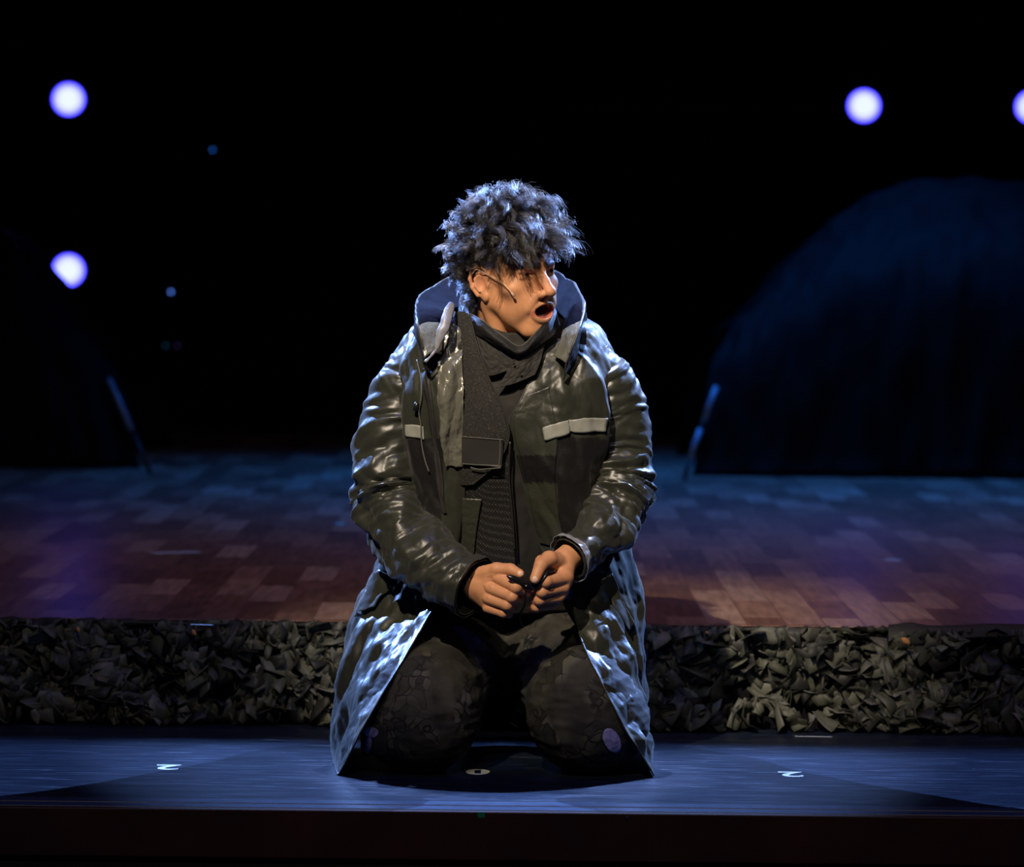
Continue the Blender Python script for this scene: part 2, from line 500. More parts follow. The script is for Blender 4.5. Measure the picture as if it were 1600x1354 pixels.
mat('black_cloth', (.006, .006, .008), .95, .1)
mat('black_paint', (.010, .010, .012), .5, .4)
mat('nosing', (.035, .048, .080), .38, .5, var=.25, vscale=30)
mat('nosing_groove', (.004, .004, .005), .8, .2)
mat('fascia_wood', (.036, .011, .011), .5, .35, var=.35, vscale=7)
mat('lamp_metal', (.02, .02, .024), .4, .5, metal=.3)
mat('white_vinyl', (.75, .78, .72), .5, .4)
mat('green_tape', (.0, .22, .11), .6, .3)
mat('pale_tape', (.42, .50, .62), .5, .4)
mat('tent_cloth', (.0013, .0016, .0024), .8, .15, var=.4, vscale=5)
mat('rod_paint', (.20, .27, .38), .35, .5)
mat('orange_leaf', (.62, .28, .10), .6, .3)

def quad_box(name, x0, x1, y0, y1, z0, z1, m, parent=None, bev=0):
    a = Acc(); a.box(((x0+x1)/2, (y0+y1)/2, (z0+z1)/2), (x1-x0, y1-y0, z1-z0))
    o = a.build(name, m, parent)
    if bev: bevel(o, bev)
    return o

o = quad_box('floor', -5, 5, Y_EDGE+.10, Y_RISER+.2, -.10, 0, MATS['stage']); tag(o, kind='structure')
# grooved nosing boards along the lip
NW = .05
o = quad_box('trim_1', -5, 5, Y_EDGE+.000, Y_EDGE+.044, -.012, .0012, MATS['nosing'], bev=.002); tag(o, kind='structure')
o = quad_box('trim_2', -5, 5, Y_EDGE+.052, Y_EDGE+.098, -.012, .0016, MATS['nosing'], bev=.002); tag(o, kind='structure')
o = quad_box('trim_3', -5, 5, Y_EDGE+.004, Y_EDGE+.102, -.09, -.0035, MATS['nosing_groove']); tag(o, kind='structure')
o = quad_box('wall_front', -5, 5, Y_EDGE-.016, Y_EDGE+.002, -.086, -.0005, MATS['fascia_wood'], bev=.002); tag(o, kind='structure')
o = quad_box('trim_4', -5, 5, Y_EDGE-.001, Y_EDGE+.008, -.112, -.090, MATS['black_paint']); tag(o, kind='structure')
o = quad_box('wall_pit', -5, 5, Y_EDGE+.10, Y_EDGE+.14, -1.1, -.10, MATS['black_cloth']); tag(o, kind='structure')
# raised deck
o = quad_box('floor_raised', -7, 7, Y_RISER, Y_BACK+2.6, 0.005, Z_DECK, MATS['deck']); tag(o, kind='structure')
o = quad_box('trim_5', -7, 7, Y_RISER-.006, Y_RISER+.001, .001, Z_DECK-.002, MATS['black_cloth']); tag(o, kind='structure')
# darkness of the hall behind: back drop, ceiling and side masking
o = quad_box('wall_back', -9, 9, Y_BACK+4.2, Y_BACK+4.3, -.2, 6.5, MATS['black_cloth']); tag(o, kind='structure')
o = quad_box('floor_backstage', -9, 9, Y_BACK+2.6, Y_BACK+4.2, -.1, Z_DECK-.004, MATS['black_cloth']); tag(o, kind='structure')

# --- unseen boards added above the deck to cut the back light before the riser
Y_CUT = float(on_floor(800, 1168)[1])
for nm, L, lab in (('R', BACK_R, 'added black light-blocking board out of view high on the right'), ('L', BACK_L, 'added black light-blocking board out of view high on the left')):
    d = np.array((0, Y_CUT - L[1], -L[2])); d /= np.linalg.norm(d)
    e = np.array(L) + d * .55
    n = np.array((0, d[2], -d[1]))            # across the edge, pointing to where the floor is nearer
    n = -n if n[1] < 0 else n                 # board lies on the upstage side
    xv = np.array((1., 0, 0)); a = Acc()
    P = [e + xv*sx*1.4 + n*t + d*q for q in (0, .004) for sx in (-1, 1) for t in (0, .45)]
    a.add(P, [(0,1,3,2), (4,6,7,5), (0,2,6,4), (1,5,7,3), (0,4,5,1), (2,3,7,6)])
    o = a.build('light_blocking_board', MATS['black_paint']); tag(o, lab, 'stage equipment')

# ================================================================== NUMBERS ON THE FLOOR
def lying_text(ch, px, py, wid_px, name, label, ratio, bold):
    cu = bpy.data.curves.new(name, 'FONT'); cu.body = ch; cu.size = 1; cu.resolution_u = 6; cu.offset = bold
    cu.align_x = 'CENTER'; cu.align_y = 'CENTER'
    t = bpy.data.objects.new(name, cu); COL.objects.link(t)
    dg = bpy.context.evaluated_depsgraph_get(); me = bpy.data.meshes.new_from_object(t.evaluated_get(dg))
    COL.objects.unlink(t); bpy.data.objects.remove(t)
    V = np.array([v.co[:] for v in me.vertices]); mn, mx = V.min(0), V.max(0); c = (mn+mx)/2; s = mx-mn
    p = on_floor(px, py); wid = wid_px/F_PX*(p[1]-CAM_Y)
    V = (V-c); V[:, 0] *= -wid/s[0]; V[:, 1] *= -wid*ratio/s[1]
    V[:, 2] = 0
    Fc = [list(f.vertices) for f in me.polygons]
    o = mesh(name, V, Fc, MATS['white_vinyl'], smooth=False); o.location = (p[0], p[1], .0006)
    md = o.modifiers.new('thickness', 'SOLIDIFY'); md.thickness = .0008
    tag(o, label, 'number')
lying_text('2', 262, 1198.5, 38, 'numeral_two', 'white vinyl numeral 2 on the blue lit floor left of the kneeling man', 1.55, .02)
lying_text('2', 1236, 1209.5, 38, 'numeral_two', 'white vinyl numeral 2 on the blue lit floor right of the kneeling man', 1.55, .02)
# the zero: an oval sticker with a square dark middle
p = on_floor(746.5, 1205.5); a = Acc(); n = 48; rx = 19/F_PX*(p[1]-CAM_Y); ry = rx*1.62
V = []; 
for k in range(n):
    t = 2*math.pi*(k+.5)/n; c, s_ = math.cos(t), math.sin(t)
    V.append((rx*c, ry*s_, 0))
for k in range(n):
    t = 2*math.pi*(k+.5)/n; c, s_ = math.cos(t), math.sin(t); q = 1/max(abs(c), abs(s_))
    V.append((rx*.27*c*q, ry*.68*s_*q, 0))
Fz = [(k, (k+1) % n, n+(k+1) % n, n+k) for k in range(n)]
o = mesh('numeral_zero', V, Fz, MATS['white_vinyl'], smooth=False); o.location = (p[0], p[1], .0006)
md = o.modifiers.new('thickness', 'SOLIDIFY'); md.thickness = .0008
tag(o, 'cream oval numeral 0 on the dark floor between the knees of the man', 'number')

# tape and small bits
def strip(name, px0, py0, px1, py1, w, z, m, label, cat='tape', h=.0006):
    p = on_floor(px0, py0, z); q = on_floor(px1, py1, z); d = q-p; L = np.linalg.norm(d); d /= L; n = np.array((-d[1], d[0], 0))*w/2
    P = [p-n, q-n, q+n, p+n]; P = P+[v+np.array((0, 0, h)) for v in P]; P = np.array(P); P[:, 2] += .0002
    o = mesh(name, P, [(3,2,1,0),(4,5,6,7),(0,1,5,4),(1,2,6,5),(2,3,7,6),(3,0,4,7)], m, smooth=False)
    tag(o, label, cat); return o
strip('tape_strip', 236, 864, 310, 862, .05, Z_DECK, MATS['pale_tape'], 'pale strip of tape in the middle of the wooden deck, left of the man')
strip('tape_strip', 298, 975.5, 332, 976.5, .012, Z_DECK, MATS['pale_tape'], 'short pale strip of tape at the front edge of the wooden deck')
strip('tape_strip', 1382, 874, 1408, 875, .06, Z_DECK, MATS['pale_tape'], 'small pale strip of tape on the wooden deck at far right')
strip('tape_strip', 524, 818, 538, 818, .09, Z_DECK, mat('teal_tape', (.12, .5, .5), .5, .3), 'small teal tape mark on the wooden deck beside the elbow of the man')
strip('tape_strip', 1242, 1150, 1300, 1151, .006, 0, MATS['pale_tape'], 'thin pale strip on the black floor under the camouflage netting')
p = at(752, 1273, Y_EDGE-.02)
o = Acc().box((p[0], Y_EDGE-.0165, p[2]), (.0125, .001, .010)).build('tape_mark', MATS['green_tape']); tag(o, 'green tape square on the brown front board of the stage', 'tape')
p = at(980, 1277, Y_EDGE-.02)
o = Acc().lathe([(0, -.0015), (.003, -.001), (.003, .001), (0, .0016)], 12, (p[0], Y_EDGE-.0175, p[2]), (0, 1, 0)).build('screw_head', MATS['nosing']); tag(o, 'small round screw head in the brown front board', 'screw')

# ================================================================== CAMOUFLAGE NETTING ON THE RISER
def netting():
    rng = np.random.default_rng(7); Vs = []; Fs = []; Cs = []; n = 0
    X0, X1 = -1.32, 1.32; nf = 2300
    # slow bunching so that flaps form drooping clusters
    for q in range(nf):
        x = rng.uniform(X0, X1); z = rng.uniform(.0, 1.0)
        z = z**1.0*Z_DECK
        if math.sin(x*21+2*math.sin(z*25+x*5))*math.sin(z*38-x*13+1.5*math.sin(x*9)) > .35+.3*rng.random(): continue
        f = .5+.5*math.sin(x*17+z*30+2*math.sin(x*7)); dep = .012+.040*f*rng.uniform(.5, 1)+.010*rng.random()
        if z < .05: dep += .015
        L = rng.uniform(.028, .072); W = L*rng.uniform(.38, .85)
        ang = rng.uniform(-1.3, 1.3)+math.sin(x*9)*.5-math.pi/2; tilt = rng.normal(.1, .60); yaw = rng.normal(0, .65)
        u = np.linspace(-.5, .5, 4); v = np.linspace(-.5, .5, 4); U, Vv = np.meshgrid(u, v, indexing='ij')
        cut = rng.integers(0, 4)
        ww = 1-(.55*np.abs(U*2)**2 if cut == 0 else (.6*(U+.5) if cut == 1 else 0))
        sk = rng.uniform(-.6, .6); cb = rng.normal(0, .9); cv = rng.normal(0, .6); tw = rng.normal(0, .7)
        a_ = U*L; b_ = Vv*W*ww+U*L*sk*.5; c_ = cb*L*(U**2-.1)+cv*W*(Vv**2-.1)*.8+tw*U*Vv*L
        P = np.stack([a_, c_*.7, b_], -1).reshape(-1, 3)
        ca, sa = math.cos(ang), math.sin(ang); P = P @ np.array(((ca, 0, sa), (0, 1, 0), (-sa, 0, ca))).T
        ct, s_t = math.cos(tilt), math.sin(tilt); P = P @ np.array(((1, 0, 0), (0, ct, -s_t), (0, s_t, ct))).T
        cy, sy = math.cos(yaw), math.sin(yaw); P = P @ np.array(((cy, -sy, 0), (sy, cy, 0), (0, 0, 1))).T
        P += np.array((x, Y_RISER-dep-.01, z))
        lift = max(0, .002-P[:, 2].min()); P[:, 2] += lift
        hi = P[:, 2].max()-(Z_DECK+.004); 
        if hi > 0: P[:, 2] -= hi
        P[:, 1] = np.minimum(P[:, 1], Y_RISER-.002)
        P[:, 2] = np.maximum(P[:, 2], .001)
        Vs.append(P); Fs.append(np.array([(i*4+j, (i+1)*4+j, (i+1)*4+j+1, i*4+j+1) for i in range(3) for j in range(3)])+n); n += 16
        t = rng.random()
        base = np.array((.080, .086, .066)) if t < .5 else (np.array((.026, .028, .025)) if t < .8 else np.array((.120, .124, .100)))
        Cs.append(np.tile(base*rng.uniform(.6, 1.3), (16, 1)))
    m = mat('netting_cloth', rough=.55, spec=.35, vcol=True, bump=.4, bscale=150)
    o = mesh('camouflage_netting', np.concatenate(Vs), np.concatenate(Fs), m, colors=np.concatenate(Cs), smooth=True)
    solid(o, .0006)
    tag(o, 'dark olive camouflage netting of cut cloth flaps hung along the deck front', 'netting', kind='stuff')
    # rolled top hem of the net that flops over the deck edge at the right
    def hem(name, pts, label):
        P = np.array([at(x, y, Y_RISER-.012) for x, y in pts]); P = cr(P, 90)
        rr = .006+.0025*np.sin(np.arange(90)*.9)+.001*np.sin(np.arange(90)*2.3)
        P[:, 2] = np.maximum(P[:, 2], Z_DECK-.008)
        a = Acc(); a.tube(P, rr, 8); o = a.build(name, MATS['netting_hem'], smooth=True); tag(o, label, 'netting edge')
    mat('netting_hem', (.022, .024, .019), .6, .3, bump=.5, bscale=90)
    hem('netting_hem', [(-60, 968), (200, 972), (420, 977), (560, 980)], 'rolled dark hem of the netting along the left deck edge')
    hem('netting_hem', [(990, 984), (1150, 983), (1300, 984), (1390, 983)], 'rolled dark hem of the netting along the deck edge right of the man')
    P = np.array([[at(x, y+dy, Y_RISER-.02+dd)+(0, 0, 0) for x, y in ((1388, 984), (1402, 976), (1425, 974), (1450, 979), (1500, 978), (1560, 976), (1680, 979))] for dy, dd in ((-1, .035), (-1, .015), (3, .0), (12, -.012), (19, -.016))])
    P[:, :, 2] = np.maximum(P[:, :, 2], Z_DECK+.002)*(np.arange(5) < 3)[:, None]+P[:, :, 2]*(np.arange(5) >= 3)[:, None]
    G = crumple(cr(cr(P, 17, 0), 97, 1), .03, .03, k=.1, iters=40, levels=2, noise=.002, seed=3, dmax=.006)
    G[:12, :, 2] = np.maximum(G[:12, :, 2], Z_DECK+.001)
    o = mesh('netting_fold', G.reshape(-1, 3), grid_faces(*G.shape[:2]), MATS['netting_hem']); solid(o, .002)
    tag(o, 'flat dark fold of netting lapping over the deck edge at far right', 'netting fold')
netting()

def leaf(px, py, L, rot, lab, y):
    p = at(px, py, y); u = np.linspace(-.5, .5, 9); V = []; 
    for a in u:
        wv = .28*math.cos(a*math.pi)**.8 if abs(a) < .499 else .01
        for s_ in (-1, 0, 1): V.append((a*L, -.06*L*(1-abs(s_))+.1*L*a*a, s_*wv*L))
    V = np.array(V); c, s_ = math.cos(rot), math.sin(rot); V = V @ np.array(((c, 0, s_), (0, 1, 0), (-s_, 0, c))).T
    F = [(i*3+j, (i+1)*3+j, (i+1)*3+j+1, i*3+j+1) for i in range(8) for j in range(2)]
    o = mesh('fallen_leaf', V, F, MATS['orange_leaf']); o.location = p; solid(o, .0005); tag(o, lab, 'leaf'); return o
leaf(122, 983, .013, 1.2, 'small orange leaf caught high in the netting at far left', Y_RISER-.075)
leaf(303, 988, .015, 1.0, 'small orange leaf caught in the netting left of the man', Y_RISER-.075)
leaf(1105, 988, .010, .2, 'tiny orange leaf in the netting just right of the man', Y_RISER-.075)
leaf(1415, 1001, .022, .6, 'largest orange leaf stuck in the netting at far right', Y_RISER-.08)

# ================================================================== STAGE LAMPS
def lens_material(name, c_in, c_out):
    m, nt, b, new, link = nodes_of(name)
    tc = new('ShaderNodeTexCoord'); gr = new('ShaderNodeTexGradient'); gr.gradient_type = 'SPHERICAL'
    mp = new('ShaderNodeMapping'); mp.inputs['Scale'].default_value = (15.5, 15.5, 15.5)
    link(tc.outputs['Object'], mp.inputs['Vector']); link(mp.outputs[0], gr.inputs['Vector'])
    rp = ramp(new, [(0, c_out), (.15, tuple(.5*(a+b_) for a, b_ in zip(c_in, c_out))), (.5, c_in)])
    link(gr.outputs[0], rp.inputs[0]); em = new('ShaderNodeEmission'); em.inputs[1].default_value = 24.0
    link(rp.outputs[0], em.inputs[0]); link(em.outputs[0], nt.nodes['Material Output'].inputs[0]); return m
MATS['lens'] = lens_material('lamp_lens_light', (.036, .040, .36), (.004, .0, .16))
Y_L = 7.9
def make_lamp():
    r = empty('stage_lamp')
    a = Acc(); a.lathe([(.001, .009), (.062, .009), (.0645, .004), (.0655, -.006), (.071, -.008), (.074, -.003), (.074, .05), (.066, .06), (.066, .16), (.045, .19), (0.0, .192)], 40, axis=(0, 1, 0))
    a.build('housing', MATS['lamp_metal'], r, smooth=True)
    a = Acc(); a.lathe([(0, -.006), (.03, -.004), (.0625, .002), (.0625, .006), (0, .006)], 40, axis=(0, 1, 0))
    a.build('lens', MATS['lens'], r, smooth=True)
    a = Acc(); a.tube([(-.085, .08, 0), (-.085, .08, .10), (0, .08, .115), (.085, .08, .10), (.085, .08, 0)], .006, 8)
    a.build('yoke', MATS['lamp_metal'], r)
    for s_ in (-1, 1): Acc().lathe([(.012, -.01), (.014, 0), (.012, .01)], 16, (s_*.083, .08, 0), (1, 0, 0)).build('yoke_knob', MATS['lamp_metal'], r)
    return r
proto = make_lamp(); kids = list(proto.children)
for i, (px, py, lab) in enumerate([(107, 155, 'glowing blue-white stage lamp at upper left, higher of the two'), (107, 422, 'glowing blue-white stage lamp at left, lower of the two'),
                                   (1350, 165, 'glowing blue-white stage lamp at upper right, whole disc in view'), (1612, 167, 'glowing blue-white stage lamp cut by the right picture edge')]):
    if i == 0: o = proto
    else:
        o = proto.copy(); COL.objects.link(o)
        for k in kids:
            c = k.copy(); COL.objects.link(c); c.parent = o
    o.location = at(px, py, Y_L); tag(o, lab, 'stage lamp', 'blue-white stage lamps')
P = at(107, 155, Y_L)
a = Acc(); a.tube([(P[0], Y_L+.203, Z_DECK-.002), (P[0], Y_L+.203, P[2]+.25)], .02, 12)
t = a.build('lamp_pole', MATS['black_cloth']); tag(t, 'black upright pole behind the two left stage lamps', 'pole')
P = at(1350, 165, Y_L)
a = Acc(); a.tube([(P[0]-1.1, Y_L+.203, P[2]), (P[0]+1.3, Y_L+.203, P[2])], .02, 12); a.tube([(P[0]+1.3, Y_L+.203, P[2]+.02), (P[0]+1.3, Y_L+.203, Z_DECK-.002)], .025, 12)
t = a.build('lamp_bar', MATS['black_cloth']); tag(t, 'black horizontal bar carrying the right stage lamps', 'bar')
for px, py, c, st, lab in [(332, 234, (.02, .16, .7), 2.6, 'tiny dim blue indicator light high left of the man'), (267, 456, (.10, .25, .9), 5.0, 'tiny brighter blue indicator light below the dim one'),
                           (259, 540, (.0, .22, .40), .5, 'faint teal indicator light at left, nearer the picture edge'), (277, 540, (.12, .06, .30), .5, 'faint violet indicator light beside the teal one')]:
    mm = mat('indicator_glow', (.01, .01, .02), .4, .3, emit=c, estr=st*.8)
    r = empty('indicator_light', at(px, py, Y_BACK+4.2-.021)); Acc().lathe([(0, -.004), (.0045, -.002), (.005, .002), (.0035, .004)], 16, axis=(0, 1, 0)).build('led', mm, r, smooth=True)
    Acc().box((0, .012, 0), (.02, .016, .02)).build('casing', MATS['black_paint'], r); tag(r, lab, 'indicator light', 'indicator lights')

# ================================================================== TENTS AND RODS AT THE BACK
def tent(name, top, base, yt, yb, lab, seed):
    m = len(top); P = np.array([[at(x, y, yy) for (x, y), yy in zip(row, ys)] for row, ys in
        ((base, [yb]*m), ([(a[0]*.72+b_[0]*.28, a[1]*.35+b_[1]*.65) for a, b_ in zip(base, top)], [yb*.8+yt*.2]*m),
         ([(a[0]*.36+b_[0]*.64, a[1]*.08+b_[1]*.92+6) for a, b_ in zip(base, top)], [yb*.35+yt*.65]*m), (top, [yt]*m))])
    back = P[::-1][1:].copy(); back[:, :, 1] = 2*yt-back[:, :, 1]; P = np.concatenate([P, back], 0)
    G = cr(cr(P, 65, 0), 81, 1); G = crumple(G, .03, .05, k=.04, iters=30, levels=3, noise=.02, seed=seed, dmax=.06)
    G[:, :, 2] = np.maximum(G[:, :, 2], Z_DECK+.001)
    o = mesh(name, G.reshape(-1, 3), grid_faces(*G.shape[:2]), MATS['tent_cloth']); solid(o, .004); tag(o, lab, 'tent', 'dark tents at the back of the stage')
tent('fabric_tent', [(1190, 478), (1255, 395), (1340, 322), (1450, 285), (1600, 290), (1800, 330)], [(1085, 745), (1180, 748), (1300, 750), (1450, 752), (1600, 754), (1820, 756)], 6.9, 6.2,
     'large dark domed fabric tent at the back right of the stage', 11)
tent('fabric_tent', [(-200, 350), (-60, 345), (40, 380), (110, 470), (140, 545)], [(-200, 722), (-60, 722), (40, 723), (130, 724), (215, 725)], 6.9, 6.2,
     'dark fabric tent at the back left of the stage', 12)
def rod(secs, lab):
    bp_ = at(*secs[-1][2:4], 5.95); bp_[2] = Z_DECK+.009; r_ = empty('leaning_rod', bp_)
    org = np.array(r_.location); n = len(secs); a_ = at(*secs[0][:2], org[1]+.12); L0, L1 = secs[0][1], secs[-1][3]
    for x0, y0, x1, y1, lit in secs:
        f0, f1 = (y0-L0)/(L1-L0), (y1-L0)/(L1-L0)
        A_ = at(x0, y0, a_[1]*(1-f0)+org[1]*f0); B_ = at(x1, y1, a_[1]*(1-f1)+org[1]*f1)
        Acc().tube([A_-org, .5*(A_+B_)-org, B_-org], .0095 if lit else .0080, 12).build('painted_section' if lit else 'dark_section', MATS['rod_paint' if lit else 'black_paint'], r_, smooth=True)
    tag(r_, lab, 'rod', 'leaning rods by the tents')
rod([(170, 592, 206, 672, 1), (206, 672, 236, 742, 0)], 'blue lit rod leaning beside the left tent')
rod([(1119, 604, 1100, 656, 1), (1100, 656, 1094, 670, 0), (1094, 670, 1077, 718, 1), (1077, 718, 1069, 752, 0)], 'blue lit rod with a dark joint leaning beside the right tent')
# ================================================================== THE KNEELING MAN
def rz(a): c, s = math.cos(a), math.sin(a); return np.array(((c, -s, 0), (s, c, 0), (0, 0, 1.)))
def rx(a): c, s = math.cos(a), math.sin(a); return np.array(((1., 0, 0), (0, c, -s), (0, s, c)))
def ry(a): c, s = math.cos(a), math.sin(a); return np.array(((c, 0, -s), (0, 1., 0), (s, 0, c)))   # +a lifts +x
HEAD_C = at(798, 421, .10)
HEAD_R = ry(R(10)) @ rz(R(40.5)) @ rx(R(8))
HS = .955
def hw(p): return np.asarray(p, float) @ HEAD_R.T * HS + HEAD_C      # head-local -> world

fine = .0016
def axis(segs):
    out = []
    for a, b, h in segs:
        n = max(1, int(round((b-a)/h))); out += list(np.linspace(a, b, n, endpoint=False))
    out.append(segs[-1][1]); return np.array(out)
hx = float(HEAD_C[0]); hz = float(HEAD_C[2])
vol = Vol(axis([(-.36, -.105, .009), (-.105, .135, fine), (.135, .34, .009)]),
          axis([(-.14, .235, fine), (.235, .76, .009)]),
          axis([(-.02, .270, .009), (.270, .425, fine), (.425, hz-.165, .009), (hz-.165, hz+.06, fine), (hz+.06, hz+.15, .004)]))

# ---- body under the clothes
HIPZ = .265
sh_l, sh_r = at(655, 590, .18), at(928, 590, .18)
vol.ell((-.012, .40, HIPZ), (.135, .10, .10), .03)
vol.ell((-.012, .36, .40), (.11, .085, .14), .04)
vol.ell((-.012, .25, .62), (.135, .085, .15), .05)
vol.cap(sh_l+(.03, 0, -.02), sh_r+(-.03, 0, -.02), .048, .048, .04)
nb = at(795, 560, .18); vol.cap(nb, hw((0, .030, -.07)), .058, .050, .02)
# legs: thigh forward, shank folded back under it
kn_l, kn_r = np.array((-.165, .04, .075)), np.array((.145, .04, .075))
for kn, s_ in ((kn_l, -1), (kn_r, 1)):
    vol.cap((-.012+s_*.075, .40, HIPZ-.01), kn+(0, .01, .015), .075, .055, .03)
    vol.cap(kn, (-.012+s_*.155, .50, .055), .045, .034, .02)
    vol.cap((-.012+s_*.155, .50, .055), (-.012+s_*.145, .630, .030), .032, .020, .02)
# arms
el_l, el_r = at(603, 805, .15), at(972, 800, .15)
wr_l, wr_r = at(748, 912, -.022), at(880, 877, -.012)
vol.cap(sh_l, el_l, .045, .036, .03); vol.cap(sh_r, el_r, .045, .036, .03)
vol.cap(el_l, wr_l, .035, .0235, .015); vol.cap(el_r, wr_r, .035, .0235, .015)

# ---- hands (photo pixel, pixel, depth)
def hp(P): return [at(x, y, z) for x, y, z in P]
def hand(wr, palm, fingers, thumb, web):
    for a, b, ra, rb in palm: vol.cap(at(*a), at(*b), ra, rb, .010)
    for P, r in fingers:
        P = hp(P); vol.chain(P, r, .0022)
        vol.ell(P[1], np.array((1.0, 1.0, 1.0))*r[1]*1.07, .003)
    P = hp(thumb[0]); vol.chain(P, thumb[1], .004)
    for a, b, r in web: vol.cap(at(*a), at(*b), r, r, .006)
# screen-left hand
def tendons(pts, r):
    for a, b in pts: vol.cap(at(*a), at(*b), r, r, .0035)
FL = [([(772, 899, -.052), (806, 917, -.086), (822, 925, -.062), (812, 928, -.040)], (.0125, .0108, .0095, .0082)),
      ([(767, 918, -.056), (800, 932, -.082), (808, 938, -.058), (796, 940, -.040)], (.0120, .0103, .0092, .008)),
      ([(763, 934, -.052), (792, 945, -.074), (801, 950, -.052), (790, 951, -.036)], (.0115, .0096, .0086, .0075)),
      ([(762, 949, -.044), (786, 957, -.060), (795, 959, -.042), (786, 959, -.030)], (.0102, .0086, .0076, .0068))]
TL = ([(752, 897, -.036), (776, 889, -.058), (798, 889, -.070), (812, 896, -.082)], (.0155, .0125, .0105, .0088))
hand(wr_l, [((742, 912, -.020), (770, 903, -.048), .0235, .0150), ((744, 918, -.018), (765, 922, -.044), .0215, .0160),
            ((746, 924, -.014), (763, 945, -.036), .0195, .0120), ((748, 905, -.022), (764, 935, -.042), .0180, .0150)], FL, TL, [((766, 905, -.044), (764, 932, -.040), .014)])
tendons([((750, 903, -.044), (770, 897, -.064)), ((750, 912, -.044), (768, 916, -.067)), ((750, 920, -.040), (764, 933, -.062))], .0028)
# screen-right hand
FR = [([(884, 902, -.042), (853, 908, -.078), (842, 915, -.056), (852, 918, -.040)], (.0128, .0112, .0096, .0085)),
      ([(880, 917, -.042), (847, 924, -.072), (838, 929, -.050), (848, 931, -.036)], (.0120, .0104, .0092, .008)),
      ([(872, 932, -.038), (843, 937, -.062), (835, 941, -.044), (844, 942, -.032)], (.0112, .0096, .0086, .0076)),
      ([(862, 944, -.030), (838, 948, -.048), (831, 950, -.034), (840, 951, -.026)], (.0100, .0085, .0076, .0068))]
TR = ([(872, 878, -.030), (858, 873, -.056), (845, 883, -.082), (836, 904, -.094)], (.0170, .0150, .0122, .0098))
hand(wr_r, [((880, 878, -.010), (884, 900, -.036), .0225, .0150), ((878, 884, -.008), (878, 916, -.034), .0210, .0150),
            ((874, 890, -.006), (866, 938, -.026), .0200, .0125), ((866, 882, -.020), (882, 905, -.036), .0150, .0140)], FR, TR, [((880, 896, -.040), (876, 925, -.034), .014), ((846, 877, -.045), (866, 872, -.030), .0125)])

# ---- head
vol.frame(HEAD_C, HEAD_R, HS)
E = vol.ell; C_ = vol.cap
E((0, .018, .036), (.074, .094, .082), .01)              # skull
E((0, -.030, .012), (.064, .056, .062), .02)             # forehead block
E((0, -.036, -.035), (.055, .050, .062), .02)            # mid face
for s_ in (-1, 1):
    C_((s_*.050, -.004, -.050), (s_*.020, -.060, -.112), .014, .015, .022)   # jaw line
    C_((s_*.055, .000, -.015), (s_*.050, -.002, -.056), .016, .013, .02)
    E((s_*.044, -.056, -.030), (.021, .021, .016), .018)                     # cheek bone
    C_((s_*.010, -.084, .014), (s_*.042, -.070, .017), .0095, .0075, .012)   # brow
    C_((s_*.050, -.042, .012), (s_*.055, -.030, -.010), .010, .010, .012)    # orbit rim
    E((s_*.030, -.060, -.062), (.020, .024, .026), .02)                      # cheek
    E((s_*.034, -.036, -.080), (.015, .026, .020), .02)
C_((-.014, -.067, -.1135), (.014, -.067, -.1135), .0155, .0155, .016)        # chin
E((0, -.075, -.116), (.013, .012, .012), .010)
E((0, -.066, -.064), (.036, .027, .032), .016)                               # muzzle
E((0, -.066, -.096), (.028, .022, .016), .014)
E((0, -.024, -.102), (.034, .040, .018), .02)                                # floor of the mouth
for s_ in (-1, 1): E((s_*.0325, -.094, -.001), (.015, .014, .0105), .010, 'sub')       # eye sockets
# lids with a narrow opening
for s_ in (-1, 1):
    E((s_*.0315, -.0700, -.002), (.0150, .0148, .0118), .004)
    C_((s_*.018, -.0845, .0040), (s_*.044, -.0765, .0040), .0042, .0036, .004)
    C_((s_*.012, -.0900, .0095), (s_*.034, -.0850, .0110), .0070, .0060, .006)
    C_((s_*.019, -.0825, -.0095), (s_*.043, -.0760, -.0085), .0022, .0020, .005)
    E((s_*.0315, -.0870, -.0030), (.0118, .0065, .0021), .0010, 'sub')
# nose
C_((0, -.082, .010), (0, -.100, -.020), .0078, .0092, .010)
C_((0, -.100, -.020), (0, -.1130, -.0385), .0090, .0105, .005)
E((0, -.1145, -.0395), (.0112, .0098, .0096), .004)
for s_ in (-1, 1):
    E((s_*.0125, -.1005, -.0435), (.0078, .0112, .0080), .004)
    E((s_*.0068, -.1070, -.0515), (.0040, .0062, .0046), .002, 'sub')
    C_((s_*.016, -.093, -.046), (s_*.030, -.078, -.070), .0055, .0075, .008)         # fold of the cheek
C_((0, -.104, -.0490), (0, -.0960, -.0590), .0050, .0050, .005)
# open mouth
MC = np.array((0, -.090, -.0765))
MO = []
for k in range(25):
    t = 2*math.pi*k/24; cx, sz = math.cos(t), math.sin(t)
    x = .0245*cx; z = .0135*abs(sz)**1.2 if sz > 0 else -.0190*abs(sz)
    if sz > 0: z -= .0015*math.exp(-(x/.004)**2)
    y = -.0925+11*x*x+(.0045 if sz < 0 else 0)*abs(sz)
    MO.append(np.array((x, y, MC[2]+z)))
for k in range(24):
    t = 2*math.pi*(k+.5)/24; up = math.sin(t) > 0; w_ = abs(math.sin(t))
    r0 = .0020+(.0022 if up else .0040)*w_
    vol.cap(MO[k], MO[k+1], r0, r0, .0050)
E((0, -.092, -.0790), (.0210, .034, .0138), .0022, 'sub')
C_((-.016, -.086, -.074), (.016, -.086, -.074), .0075, .0075, .002, 'sub')
E((0, -.066, -.0925), (.014, .022, .0065), .003)                             # tongue
